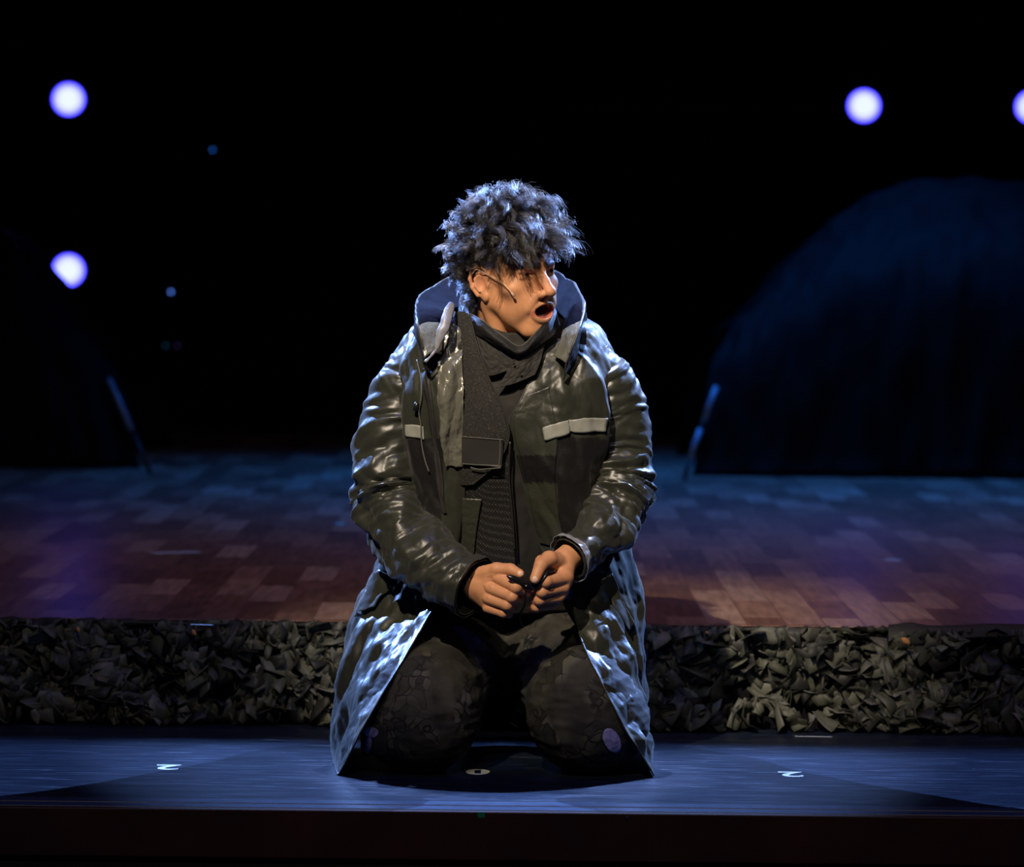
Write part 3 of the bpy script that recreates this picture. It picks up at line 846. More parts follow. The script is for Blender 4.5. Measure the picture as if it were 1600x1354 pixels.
# ears
for s_ in (-1, 1):
    er = rz(R(s_*-30)); oe = np.array((-s_*.005, -.013, -.006))
    def ea(p): return tuple(np.array(p, float)+oe)
    E(ea((s_*.0775, .016, -.012)), (.0062, .0185, .0290), .006, 'add', er)
    HX = [np.array((s_*(.074+.018*q), .006+.0200*a_+.008, -.010+.0325*b_))+oe for q, a_, b_ in
          [(0, -.60, .30), (.3, -.40, .80), (.7, .15, 1.0), (1.0, .75, .80), (1.1, 1.02, .25), (.95, .90, -.30), (.65, .50, -.78)]]
    vol.chain(HX, .0036, .003)
    AX = [np.array((s_*(.077+.012*q), .010+.0115*a_+.006, -.010+.020*b_))+oe for q, a_, b_ in [(.6, .2, .75), (.9, .85, .35), (.95, .8, -.3), (.7, .1, -.85)]]
    vol.chain(AX, .0026, .003)
    E(ea((s_*.0775, .011, -.039)), (.0050, .0085, .0100), .004)
    E(ea((s_*.0865, .012, -.012)), (.0085, .0090, .0150), .003, 'sub', er)
    E(ea((s_*.075, .002, -.016)), (.0035, .0035, .0055), .004)
# neck cords
C_((-.058, .020, -.045), (-.020, .000, -.190), .012, .012, .015)
C_((.058, .020, -.045), (.020, .000, -.190), .012, .012, .015)
vol.frame()
PV, PF = vol.nets()

# ---- skin colours (tint of the thing itself)
loc = (PV-HEAD_C) @ HEAD_R / HS
base = np.array((.58, .275, .135))
CLR = np.tile(base, (len(PV), 1))
def blend(mask, c):
    global CLR
    mk = np.clip(mask, 0, 1)[:, None]; CLR = CLR*(1-mk)+np.array(c)*mk
def segd(P, a, b):
    a = np.array(a, float); b = np.array(b, float); ab = b-a; t = np.clip(((P-a)@ab)/(ab@ab), 0, 1)
    return np.linalg.norm(P-a-t[:, None]*ab, axis=1)
face = (np.abs(loc) < .14).all(1)
L = loc
blend(face*np.exp(-((L[:, 1]+.112)**2+(L[:, 2]+.038)**2+L[:, 0]**2)/.0004)*.35, (.60, .26, .17))
for s_ in (-1, 1):
    blend(face*np.exp(-(((L-np.array((s_*.045, -.062, -.035)))**2).sum(1))/.0007)*.3, (.60, .27, .17))
    blend(face*np.exp(-(((L-np.array((s_*.079, .014, -.01)))**2).sum(1))/.0006)*.45, (.62, .25, .17))
dl = np.full(len(PV), 9.)
for k in range(24):
    t = 2*math.pi*(k+.5)/24; dl = np.minimum(dl, segd(L, MO[k], MO[k+1])+(.0006 if math.sin(t) > 0 else -.0010))
blend(face*(L[:, 1] < -.0815)*np.clip((.0052-dl)/.0012, 0, 1), (.52, .13, .115))
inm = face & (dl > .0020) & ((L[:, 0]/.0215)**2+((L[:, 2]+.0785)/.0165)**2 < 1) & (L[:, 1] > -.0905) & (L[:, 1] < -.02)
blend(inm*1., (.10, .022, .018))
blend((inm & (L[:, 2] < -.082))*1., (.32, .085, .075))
for s_ in (-1, 1):                                   # eyebrows and lashes
    d = np.minimum(segd(L, (s_*.010, -.094, .0120), (s_*.028, -.090, .0165)), segd(L, (s_*.028, -.090, .0165), (s_*.048, -.070, .0135)))
    blend(face*np.clip((.0100-d)/.004, 0, 1)*.95, (.030, .017, .012))
    d = segd(L, (s_*.020, -.0845, .0015), (s_*.043, -.079, .0005)); blend(face*np.clip((.0030-d)/.0012, 0, 1)*.8, (.05, .03, .022))
blend(face*np.clip((.0035-np.minimum(segd(L, (-.0068, -.107, -.0525), (-.0068, -.100, -.050)), segd(L, (.0068, -.107, -.0525), (.0068, -.100, -.050))))/.001, 0, 1)*.8, (.12, .04, .03))
for a_, b_ in ((TL[0][2], TL[0][3]), (TR[0][2], TR[0][3])):   # thumb nails, knuckle tint
    A_, B_ = at(*a_), at(*b_); c = B_+(B_-A_)/np.linalg.norm(B_-A_)*.002+np.array((0, -.008, .002))
    ax_ = (B_-A_)/np.linalg.norm(B_-A_); q_ = PV-c-ax_*.001; al_ = q_ @ ax_; rd_ = np.sqrt(np.maximum((q_**2).sum(1)-al_**2, 0))
    blend(np.clip((1-(al_/.0072)**2-(rd_/.0056)**2)/.25, 0, 1)*(np.linalg.norm(q_, axis=1) < .012)*.9, (.80, .55, .44))
for P_, r in FL+FR:
    blend(np.exp(-((PV-at(*P_[1]))**2).sum(1)/.00008)*.4, (.60, .27, .18))
sk = mat('skin', rough=.50, spec=.32, vcol=True, bump=.25, bscale=380, bdetail=3, var=.08, vscale=60, bdist=.0006)
person = mesh('person', PV, PF, sk, colors=CLR)
tag(person, 'dark-haired man in an open shiny dark coat kneeling and shouting at the stage front', 'person')

# eyes and teeth
mat('eye', (.30, .26, .24), .12, .6)
mat('iris', (.030, .014, .008), .1, .6)
mat('tooth', (.50, .44, .36), .25, .5)
for s_ in (-1, 1):
    a = Acc(); a.lathe([(.0112*math.sin(t), .0112*math.cos(t)) for t in np.linspace(0, math.pi, 15)], 24, hw((s_*.0315, -.0725, -.0022)), (0, 0, 1))
    e = a.build('eye', MATS['eye'], person, smooth=True)
    g = HEAD_R @ np.array((.15, -1, .02)); g /= np.linalg.norm(g)
    a = Acc(); a.lathe([(.0056*math.sin(t)*1.0, .0012*math.cos(t)) for t in np.linspace(0.05, math.pi/2, 6)], 20, hw((s_*.0315, -.0725, -.0022))+g*.0108, tuple(g))
    a.build('iris', MATS['iris'], e, smooth=True)
a = Acc()
for k in range(9):
    x = (k-4)*.0042; y = -.084+9*x*x
    a.lathe([(0, -.004), (.0018, -.0036), (.0020, 0), (.0014, .0035), (0, .004)], 8, hw((x, y, -.0635)), tuple(HEAD_R @ np.array((0, 0, 1.))))
a.build('upper_teeth', MATS['tooth'], person, smooth=True)
a = Acc()
for k in range(8):
    x = (k-3.5)*.0036; y = -.079+9*x*x
    a.lathe([(0, -.003), (.0015, -.0028), (.0017, 0), (.0013, .0026), (0, .003)], 8, hw((x, y, -.0895)), tuple(HEAD_R @ np.array((0, 0, 1.))))
a.build('lower_teeth', MATS['tooth'], person, smooth=True)

# ------------------------------------------------------------------ hair: clumped curls of fine strands over a dark cap
def make_hair():
    rng = np.random.default_rng(21)
    c0 = np.array((0, .018, .036)); r0 = np.array((.074, .094, .082))
    roots = []; 
    while len(roots) < 820:
        d = rng.standard_normal(3); d /= np.linalg.norm(d); p = c0+d*r0*1.0; x, y, z = p
        if y < -.035: ok = z > .056
        elif y < -.02: ok = z > .034
        elif y < .020: ok = z > .026
        elif y < .032: ok = z > -.02
        else: ok = z > -.062
        if ok: roots.append((p, d))
    V = []; n = 0; NR = 15; t = np.linspace(0, 1, NR)[:, None]
    allp = []; allr = []
    for p, d in roots:
        nrm = d/r0; nrm /= np.linalg.norm(nrm)
        x, y, z = p
        top = max(0, (z-.05)/.07); front = max(0, (-y-.02)/.06); back = max(0, (y-.03)/.07); side = abs(x)/.074
        Ln = .046+.048*top+.004*front+rng.uniform(-.012, .014)
        if z < .02 or y > .07: Ln = .027+rng.uniform(-.008, .012)
        if z < .06 and abs(x) > .045 and -.04 < y < .045: Ln *= .55
        if z < -.005: Ln = .050+rng.uniform(-.008, .01)
        flow = np.array((x*3.0+rng.normal(0, .35), -.75*top-.5*front+.35*back+rng.normal(0, .3), -.55-.6*side*(1-top)-.9*(z < 0)))
        if front > .2: flow += np.array((0, -.22, -.62))
        lift = .95*top+.55*(1-top)
        if z < .0: lift = .20; flow = np.array((x*2, .35, -1.5))+rng.normal(0, .2, 3)
        g = p+Ln*(nrm*lift*t*(1.25-.45*t)+flow*.62*t**2)
        # curl
        tg = np.gradient(g, axis=0); tg /= np.linalg.norm(tg, axis=1)[:, None]
        a = rng.standard_normal(3); u = np.cross(tg, a); u /= np.linalg.norm(u, axis=1)[:, None]; v = np.cross(tg, u)
        ph = rng.uniform(0, 6.28); w = rng.uniform(.95, 2.1)*2*math.pi*rng.choice((-1, 1)); cr_ = rng.uniform(.0065, .0120)*np.minimum(1, t*2.2)
        g = g+cr_*(u*np.cos(ph+w*t)+v*np.sin(ph+w*t))
        ns = 26
        for q in range(ns):
            o = rng.standard_normal(3)*.0042; o -= nrm*(o@nrm)*.7
            ph2 = rng.uniform(0, 6.28); w2 = rng.uniform(.6, 2.6)*6.28; c2 = rng.uniform(.0004, .0024)*t
            fl = 1+rng.normal(0, .08)
            s_ = p+(g-p)*fl+o*(.8-.15*t)*1.2+c2*(u*np.cos(ph2+w2*t)+v*np.sin(ph2+w2*t))
            if q == 0 and rng.random() < .5: s_ = s_+nrm*.010*t**1.5
            # stay outside of the skull
            e = (s_-c0)/(r0*1.015); k = np.linalg.norm(e, axis=1)
            s_ = np.where((k < 1)[:, None], c0+e/k[:, None]*r0*1.015, s_)
            # keep clear of the eyes and cheeks
            allp.append(s_); allr.append(.00030+.00014*rng.random())
    P = np.array(allp); rr = np.array(allr); P = P @ HEAD_R.T*HS+HEAD_C
    tg = np.gradient(P, axis=1); tg /= np.linalg.norm(tg, axis=2, keepdims=True)+1e-9
    u = np.cross(tg, np.array((.3, .2, .93))); u /= np.linalg.norm(u, axis=2, keepdims=True)+1e-9; v = np.cross(tg, u)
    taper = np.linspace(1, .45, NR)[None, :, None]*rr[:, None, None]
    ring = np.stack([P+taper*(u*math.cos(a)+v*math.sin(a)) for a in (0, 2.094, 4.189)], 2)
    N = len(P); V = ring.reshape(-1, 3)
    b = (np.arange(N)*NR*3)[:, None, None]; i = (np.arange(NR-1)*3)[None, :, None]; k = np.arange(3)[None, None, :]; k2 = (k+1) % 3
    Fh = np.stack([b+i+k, b+i+k2, b+i+3+k2, b+i+3+k], -1).reshape(-1, 4)
    # cap
    cv = []; cf = []; nu, nv = 40, 30
    for i_ in range(nu):
        for j_ in range(nv):
            th = 2*math.pi*i_/nu; hh = j_/(nv-1)
            lo = .054 if math.sin(th) < -.45 else (.030 if math.sin(th) < .2 else (-.02 if math.sin(th) < .42 else -.06))
            zt = max(-.95, (lo-c0[2])/r0[2]); z_ = zt+(1-zt)*(1-(1-hh)**1.6); z_ = max(-.97, min(z_, .9999)); q = math.sqrt(1-z_*z_)
            cv.append(c0+r0*1.035*np.array((q*math.cos(th), q*math.sin(th), z_)))
    cf = grid_faces(nu, nv, True)
    cv = np.array(cv) @ HEAD_R.T*HS+HEAD_C
    V = np.concatenate([V, cv]); Fh = np.concatenate([Fh, cf+N*NR*3])
    m = mat('hair', (.017, .014, .013), .38, .95)
    return mesh('hair', V, Fh, m, person)
hair = make_hair()
# ================================================================== CLOTHES
def lin(c): return np.array(c, float)
mat('coat_nylon', rough=.40, spec=.50, vcol=True, crump=.10, bump=.22, bscale=90, bdetail=5, bdist=.0012, sheen=.07)
mat('coat_plain', (.025, .0275, .0195), .39, .52, crump=.08, bump=.22, bscale=90, bdetail=5, bdist=.0012, sheen=.07)
mat('lining_foil', (.17, .17, .135), .26, .8, metal=.3, crump=.5, bump=.3, bscale=60, bdist=.001)
mat('hood_cloth', (.018, .018, .016), .42, .40, bump=.22, bscale=90)
mat('hood_lining', (.0013, .0016, .0055), .8, .03, bump=.3, bscale=200)
mat('reflective_grey', (.26, .27, .235), .45, .5)
mat('shirt_cloth', (.019, .0185, .017), .7, .3, bump=.2, bscale=300)
mat('collar_cloth', (.012, .012, .013), .65, .3)
mat('pocket_cloth', (.020, .019, .018), .6, .35, bump=.2, bscale=500)
mat('black_plastic', (.008, .008, .009), .3, .5)
mat('cord_grey', (.10, .10, .09), .5, .4)
mat('zip_metal', (.05, .05, .045), .35, .6, metal=.6)
mat('thread', (.10, .10, .085), .7, .3)
OLIVE = np.array((.025, .0275, .0195)); BLACK = np.array((.007, .007, .007))

# ------------------------------------------------------------------ body of the coat: rows from neck to hem, columns from left front edge round the back
rows = [
 [(721,492,.085),(708,486,.09),(690,492,.13),(680,490,.22),(712,470,.28),(790,458,.31),(868,470,.28),(905,490,.22),(902,508,.13),(885,528,.09),(858,540,.075)],
 [(722,545,.060),(700,535,.065),(660,524,.11),(640,520,.22),(690,500,.32),(790,490,.35),(890,500,.32),(940,520,.22),(925,532,.11),(885,560,.065),(838,575,.060)],
 [(723,610,.045),(690,605,.040),(640,600,.08),(612,590,.20),(660,580,.36),(790,575,.40),(925,580,.36),(968,590,.20),(940,600,.08),(890,620,.040),(812,628,.045)],
 [(724,690,.055),(688,690,.045),(640,690,.09),(615,690,.21),(660,690,.38),(790,690,.44),(925,690,.38),(962,690,.21),(940,690,.09),(890,690,.040),(797,668,.050)],
 [(725,770,.080),(690,775,.070),(645,775,.12),(620,775,.24),(660,775,.42),(790,775,.49),(925,775,.42),(958,775,.24),(940,780,.12),(895,785,.070),(820,765,.080)],
 [(722,860,.120),(690,868,.095),(640,866,.13),(596,862,.27),(640,865,.47),(790,865,.56),(930,865,.47),(984,862,.27),(962,872,.12),(920,878,.095),(846,855,.120)],
 [(680,945,.085),(650,948,.11),(600,938,.17),(566,935,.27),(610,938,.51),(790,885,.59),(960,938,.51),(1001,935,.27),(992,945,.15),(945,940,.09),(893,950,.080)],
 [(640,1012,.015),(612,1012,.06),(570,1010,.13),(543,1005,.26),(590,1000,.54),(790,898,.61),(975,1000,.54),(1002,1005,.26),(996,1018,.13),(965,1018,.050),(914,1012,.010)],
 [(600,1080,-.045),(575,1082,.005),(545,1080,.10),(530,1072,.24),(580,1050,.55),(790,908,.62),(980,1050,.55),(1000,1075,.26),(1002,1088,.10),(988,1090,.010),(946,1078,-.035)],
 [(564,1144,-.065),(550,1150,-.010),(535,1145,.09),(525,1130,.22),(580,1085,.54),(790,916,.63),(982,1085,.54),(1003,1130,.26),(1009,1146,.10),(1003,1150,.010),(978,1140,-.050)],
 [(527,1214,-.015),(526,1212,.005),(524,1204,.07),(526,1188,.22),(575,1120,.52),(790,924,.63),(985,1120,.52),(1012,1188,.26),(1018,1200,.10),(1022,1209,.020),(1022,1210,.000)],
]
P = np.array([[at(*c) for c in r] for r in rows]).transpose(1, 0, 2)       # (u, v, 3)
NU, NV = 305, 257
T = cr(cr(P, NU, 0), NV, 1)
u_ = np.linspace(0, 1, NU)[:, None]; v_ = np.linspace(0, 1, NV)[None, :]
pin = np.zeros((NU, NV)); pin[0:1] = .6; pin[-1:] = .6; pin[:, -1] = .5; pin[:, 0] = .7
exc = np.ones((NU, NV))*(.75+.35*np.clip((v_-.5)*3, 0, 1))
NT = grid_normals(T); NT = np.where(((NT*(T-T.mean(0, keepdims=True))).sum(-1, keepdims=True)) < 0, -NT, NT)
free = np.clip(np.minimum(u_, 1-u_)*22, .15, 1)*np.clip(v_*9, .2, 1)*np.clip((1-v_)*16, .1, 1)
low = np.clip((v_-.45)*4, 0, 1)
X0 = crumple(T, .018, .012, k=.05, iters=40, levels=3, noise=.004, seed=5, pin=pin, bend=.9, dmax=.012, gain=(1.0, .4, .05), exc=exc, inward=.5)
fold = creases(T, NT, 11, .095, .017, 2, along=(.10, 0, 1), spread=.2, warp=.35)*(1-.2*low)+creases(T, NT, 12, .060, .011, 2, along=(-.45, 0, 1), spread=.3, warp=.4)
fold = fold+creases(T, NT, 15, .055, .014, 2, along=(.3, 0, 1), spread=.5, warp=.5)*low+creases(T, NT, 16, .038, .0060, 3, along=(-.2, 0, 1), spread=.4, warp=.5)+creases(T, NT, 13, .024, .0014, 3, spread=1)*(.4+1.0*low)+creases(T, NT, 14, .011, .00035, 3)*(.3+1.2*low)
Xc = X0+NT*(fold*free)[..., None]
Xc[:, :, 2] = np.maximum(Xc[:, :, 2], .003)
XcS = Xc
pxy = to_px(T)
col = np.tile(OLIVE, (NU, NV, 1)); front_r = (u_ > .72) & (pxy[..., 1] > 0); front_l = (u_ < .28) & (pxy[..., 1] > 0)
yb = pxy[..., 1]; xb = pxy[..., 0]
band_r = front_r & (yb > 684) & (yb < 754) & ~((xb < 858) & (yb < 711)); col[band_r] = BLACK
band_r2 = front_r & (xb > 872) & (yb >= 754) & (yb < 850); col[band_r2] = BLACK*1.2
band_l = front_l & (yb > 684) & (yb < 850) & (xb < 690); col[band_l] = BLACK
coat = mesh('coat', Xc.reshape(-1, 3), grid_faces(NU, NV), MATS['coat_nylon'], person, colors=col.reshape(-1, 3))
solid(coat, .0016, 0)

def patch(X, pts0, pts1, nu_, nv_, off, name, m, parent, th=.001, crum=None, T_=None, cre=None):
    """a piece of cloth lying on grid X between two pixel polylines"""
    Tn = to_px(X if T_ is None else T_); Y = X[..., 1]; N = grid_normals(X)
    def find(px, py, region):
        d = (Tn[..., 0]-px)**2+(Tn[..., 1]-py)**2+(~region)*1e9
        i, j = np.unravel_index(d.argmin(), d.shape); return i, j
    reg = np.zeros(X.shape[:2], bool)
    reg[:int(NU*.30)] = True; reg[int(NU*.70):] = True
    A = np.array([find(x, y, reg) for x, y in pts0], float); B = np.array([find(x, y, reg) for x, y in pts1], float)
    A = cr(A, nu_) if len(A) > 2 else np.linspace(A[0], A[-1], nu_); B = cr(B, nu_) if len(B) > 2 else np.linspace(B[0], B[-1], nu_)
    t = np.linspace(0, 1, nv_)[None, :, None]; G = A[:, None]*(1-t)+B[:, None]*t
    Pn = sample(X, G[..., 0], G[..., 1]); Nn = sample(N, G[..., 0], G[..., 1])
    Nn = np.where((Nn[..., 1] > 0)[..., None], -Nn, Nn); Nn = Nn/np.linalg.norm(Nn, axis=-1, keepdims=True)
    Q = Pn+Nn*off
    if cre: Q = Q+Nn*creases(Q, Nn, cre[0], cre[1], cre[2], 3, along=cre[3], spread=.5)[..., None]
    if crum: Q = crumple(Q, **crum)
    o = mesh(name, Q.reshape(-1, 3), grid_faces(nu_, nv_), m, parent); solid(o, th); return o, Q, Nn

patch(Xc, [(634, 663), (650, 664), (662, 665)], [(635, 682), (650, 684), (663, 686)], 17, 9, .003, 'reflective_strip', MATS['reflective_grey'], coat)
patch(Xc, [(850, 666), (868, 661), (887, 656)], [(852, 686), (870, 682), (888, 678)], 17, 9, .0065, 'reflective_strip', MATS['reflective_grey'], coat)
patch(Xc, [(888, 654), (915, 653), (948, 653)], [(888, 673), (915, 674), (945, 674)], 25, 9, .005, 'reflective_strip', MATS['reflective_grey'], coat)
# shiny turned-out facing beside the left zip
o, Q, _ = patch(Xc, [(696, 500), (690, 560), (686, 620), (690, 672), (696, 726)], [(722, 500), (724, 560), (725, 620), (725, 672), (725, 726)], 97, 33, .007, 'facing', MATS['lining_foil'], coat,
                crum=dict(eu=.03, ev=.02, k=.06, iters=30, levels=3, noise=.003, seed=8, dmax=.008), cre=(81, .030, .010, (.25, 0, 1)))
# storm placket down the right front edge
patch(Xc, [(824, 616), (810, 642), (803, 672), (818, 725), (830, 790), (846, 850)], [(858, 604), (866, 650), (872, 690), (868, 740), (874, 800), (884, 856)], 97, 25, .003, 'front_placket', MATS['coat_nylon_plain'] if 'coat_nylon_plain' in MATS else mat('placket_cloth', vcol=True, rough=.40, spec=.58, crump=.2, bump=.2, bscale=90), coat)
pk_ = bpy.data.objects['front_placket']; pv_ = np.array([v.co[:] for v in pk_.data.vertices]); yy_ = to_px(pv_)[:, 1]
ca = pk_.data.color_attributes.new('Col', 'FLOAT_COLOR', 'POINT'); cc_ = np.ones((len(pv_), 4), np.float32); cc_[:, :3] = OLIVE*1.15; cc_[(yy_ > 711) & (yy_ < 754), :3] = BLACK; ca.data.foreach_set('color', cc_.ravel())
# lapel fold left of the neck, white light painted into its pale colour
lp = cr(np.array([at(706, 474, .055), at(700, 492, .025), at(694, 512, .012), at(686, 530, .008), at(680, 548, .006), at(664, 566, .002)]), 40)
tt = np.linspace(0, 1, 40); ang = np.linspace(-1.5, 1.3, 9); Gl = np.zeros((40, 9, 3))
for i in range(40):
    wv_ = (.0075*math.sin(math.pi*min(1, tt[i]*1.15+.12))**.7+.002)
    for j, a_ in enumerate(ang): Gl[i, j] = lp[i]+wv_*np.array((math.sin(a_), -.55*math.cos(a_)+.3, .45*math.cos(a_)-.35*math.sin(a_)))
Nl = grid_normals(Gl); Gl = Gl+Nl*creases(Gl, Nl, 95, .02, .002, 2)[..., None]
o = mesh('lapel_fold', Gl.reshape(-1, 3), grid_faces(40, 9), MATS['cuff_and_lit_fold'] if 'cuff_and_lit_fold' in MATS else mat('cuff_and_lit_fold', (.22, .23, .27), .40, .5), coat); solid(o, .0012)
# zip
o, Q, Nz = patch(Xc, [(664, 578), (670, 640), (677, 700), (684, 760), (690, 800)], [(673, 578), (679, 640), (686, 700), (693, 760), (698, 800)], 121, 5, .0035, 'zip_tape', MATS['pocket_cloth'], coat)
a = Acc()
for i in range(0, 121, 1):
    c = Q[i, 2]+Nz[i, 2]*.0014
    if i < 120:
        c2 = (Q[i, 2]+Q[i+1, 2])/2+Nz[i, 2]*.0014; a.box(c2, (.0032, .0014, .0009))
    a.box(c, (.0036, .0014, .0009))
a.build('zip_teeth', MATS['zip_metal'], o)
# drawcord with toggle
cordp = [(652, 560), (658, 590), (659, 618), (655, 640), (657, 662), (659, 690), (664, 715), (670, 738)]
reg = np.zeros((NU, NV), bool); reg[:70] = True; Tn = to_px(Xc)
def on_coat(px, py, off, left=True):
    rg = np.zeros((NU, NV), bool)
    if left: rg[:int(NU*.3)] = True
    else: rg[-int(NU*.3):] = True
    d = (Tn[..., 0]-px)**2+(Tn[..., 1]-py)**2+(~rg)*1e9; i, j = np.unravel_index(d.argmin(), d.shape); return Xc[i, j]+np.array((0, -off, 0))
C = cr(np.array([on_coat(x, y, .008) for x, y in cordp]), 50)
dc = Acc().tube(C, .0014, 6).build('drawcord', MATS['cord_grey'], coat, smooth=True)
c = on_coat(650, 636, .012)
a = Acc().lathe([(.003, -.009), (.0055, -.007), (.0055, .006), (.003, .009)], 14, c, (.2, 0, 1)); a.build('cord_toggle', MATS['black_plastic'], coat, smooth=True)
# waist pocket flaps on the skirts
patch(Xc, [(560, 965), (575, 930), (600, 890)], [(590, 952), (612, 925), (630, 907)], 25, 17, .011, 'pocket_flap', MATS['coat_plain'], coat)
patch(Xc, [(935, 905), (955, 950), (975, 985)], [(952, 895), (968, 940), (985, 975)], 25, 13, .011, 'pocket_flap', MATS['coat_plain'], coat)
# piping along the front edges
for e, nm in ((0, 'l'), (NU-1, 'r')):
    Acc().tube(Xc[e, ::2], .0018, 6).build('edge_piping', MATS['coat_plain'], coat, smooth=True)

# ------------------------------------------------------------------ sleeves
def sleeve(path, rad, seed, cuff, flat=1.0):
    C = np.array([at(*p) for p in path]); n = 201; C = cr(C, n); r = cr(np.array(rad, float)[:, None]/840, n)[:, 0]
    Tn_ = np.gradient(C, axis=0); Tn_ /= np.linalg.norm(Tn_, axis=1)[:, None]
    m_ = 128; ref = np.array((0, -1., 0)); G = np.zeros((m_, n, 3)); th = np.linspace(0, 2*math.pi, m_, endpoint=False)
    u = ref-Tn_[0]*(ref@Tn_[0]); u /= np.linalg.norm(u)
    for i in range(n):
        u = u-Tn_[i]*(u@Tn_[i]); u /= np.linalg.norm(u); v = np.cross(Tn_[i], u)
        G[:, i] = C[i]+r[i]*(np.cos(th)[:, None]*u*flat+np.sin(th)[:, None]*v)
    ex = np.ones((m_, n))*np.interp(np.linspace(0, 1, n), [0, .2, .45, .75, .93, 1], [.35, .5, 1.15, 1.1, .6, .3])[None]
    pn = np.zeros((m_, n)); pn[:, 0] = .6; pn[:, -2:] = .5
    NG = grid_normals(G, True); cc = C[None]; NG = np.where(((NG*(G-cc)).sum(-1, keepdims=True)) < 0, -NG, NG)
    ax = np.broadcast_to(Tn_[None], G.shape); ex = ex*np.ones((m_, n)); el = np.exp(-((np.linspace(0, 1, n)-.55)/.16)**2)[None]
    up = np.clip(1-np.linspace(0, 1, n)/.45, 0, 1)[None]
    X = crumple(G, .010, .026, k=.05, iters=40, levels=3, noise=.004, seed=seed, closed=True, pin=pn, bend=.9, dmax=.010, gain=(1., .4, .05), exc=ex, inward=.9)
    diag = ax*1.0+np.array((-.30 if path[0][0] > 800 else .30, -.25, 0))
    f = creases(G, NG, seed, .110, .026, 2, along=diag, spread=.15, warp=.35)*(.35+.65*up)+creases(G, NG, seed+1, .075, .022, 2, along=np.cross(ax, np.array((0, -1., .4)))+.55*ax, spread=.25, warp=.4)*(.25+.75*el)
    f = f+creases(G, NG, seed+4, .050, .008, 2, along=diag, spread=.3, warp=.5)+creases(G, NG, seed+5, .036, .0040, 3, along=diag, spread=.45, warp=.6)+creases(G, NG, seed+2, .024, .0016, 3, along=ax, spread=.8)+creases(G, NG, seed+3, .012, .0004, 3)
    X = X+NG*((f-.004)*np.clip(ex, .35, 1.1))[..., None]
    o = mesh('sleeve', X.reshape(-1, 3), grid_faces(m_, n, True), MATS['coat_plain'], coat); solid(o, .0016, 0)
    return o, X
_, SL = sleeve([(668, 562, .17), (640, 600, .17), (620, 655, .175), (612, 722, .17), (618, 785, .15), (642, 842, .09), (682, 884, .025), (714, 906, -.010), (740, 918, -.030)], [40, 52, 60, 65, 64, 58, 51, 49, 46], 31, 0)
_, SR = sleeve([(918, 560, .17), (944, 598, .17), (960, 650, .18), (966, 712, .175), (962, 775, .14), (946, 822, .085), (920, 850, .035), (902, 864, .010), (889, 872, -.004)], [38, 50, 56, 58, 58, 50, 40, 35, 33], 35, 0)
# turned-up pale cuff on the right wrist
def cuff_ring(Xs, i0, i1, r_extra, m, name, seed, flare):
    G = Xs[:, i0:i1]; c = G.mean(0, keepdims=True); t = np.linspace(0, 1, G.shape[1])[None, :, None]
    Q = c+(G-c)*(1+r_extra+flare*t); Q = cr(Q, 25, 1)
    Q = crumple(Q, .035 if seed == 42 else .07, .02, k=.06, iters=40, levels=3, noise=.002, seed=seed, closed=True, dmax=.010)
    o = mesh(name, Q.reshape(-1, 3), grid_faces(Q.shape[0], 25, True), m, coat); solid(o, .0012); return o
cuff_ring(SR, 184, 201, .10, MATS['cuff_and_lit_fold'], 'cuff', 41, .12)
cuff_ring(SL, 186, 201, .05, MATS['coat_plain'], 'cuff', 42, .04)

# ------------------------------------------------------------------ hood fallen open behind the neck
hrows = [  # columns run from the left lapel round the back to the right lapel; rows from outer root over the rim to the inside
 [(672,580,.030),(654,540,.055),(646,520,.12),(654,506,.22),(700,496,.33),(790,490,.37),(885,496,.33),(912,510,.22),(906,528,.12),(898,560,.055),(880,592,.035)],
 [(666,572,.018),(652,525,.040),(650,500,.13),(652,488,.25),(690,470,.38),(790,460,.42),(895,470,.38),(914,492,.24),(908,505,.11),(898,540,.040),(884,585,.022)],
 [(664,560,.012),(653,508,.035),(650,482,.13),(657,462,.25),(700,436,.36),(790,424,.40),(868,428,.36),(898,446,.24),(912,480,.11),(905,515,.035),(884,568,.018)],
 [(672,552,.020),(664,500,.050),(660,480,.13),(668,468,.23),(706,446,.32),(790,436,.35),(864,438,.32),(888,455,.22),(898,485,.11),(893,520,.045),(876,560,.028)],
 [(690,552,.045),(696,500,.080),(700,488,.14),(706,484,.21),(728,476,.26),(790,470,.28),(850,474,.26),(872,486,.20),(882,503,.13),(878,525,.08),(866,556,.050)],
]
Ph = np.array([[at(*c) for c in r] for r in hrows]).transpose(1, 0, 2)
Th = cr(cr(Ph, 161, 0), 65, 1)
Nh = grid_normals(Th)
Th = Th+Nh*(creases(Th, Nh, 91, .060, .007, 2, along=(0, 0, 1), spread=.8)+creases(Th, Nh, 92, .020, .0015, 3))[..., None]
Xh = crumple(Th, .03, .03, k=.08, iters=30, levels=3, noise=.003, seed=51, dmax=.008, gain=(1, .7, .4))
hood = mesh('hood', Xh.reshape(-1, 3), grid_faces(161, 65), MATS['hood_cloth'], coat); solid(hood, .0016, 0)
hood.data.materials.append(MATS['hood_lining']); hood.data.materials.append(MATS['lining_foil'])
fi = np.zeros(len(hood.data.polygons), np.int32)
g = np.arange(160*64).reshape(160, 64); fi[g[14:146, 36:].ravel()] = 1; fi[g[:14, 34:].ravel()] = 2; fi[g[138:, 36:].ravel()] = 2
hood.data.polygons.foreach_set('material_index', fi)
Acc().tube(Xh[4:157, 33], .0022, 6).build('hood_rim_cord', MATS['coat_plain'], hood, smooth=True)

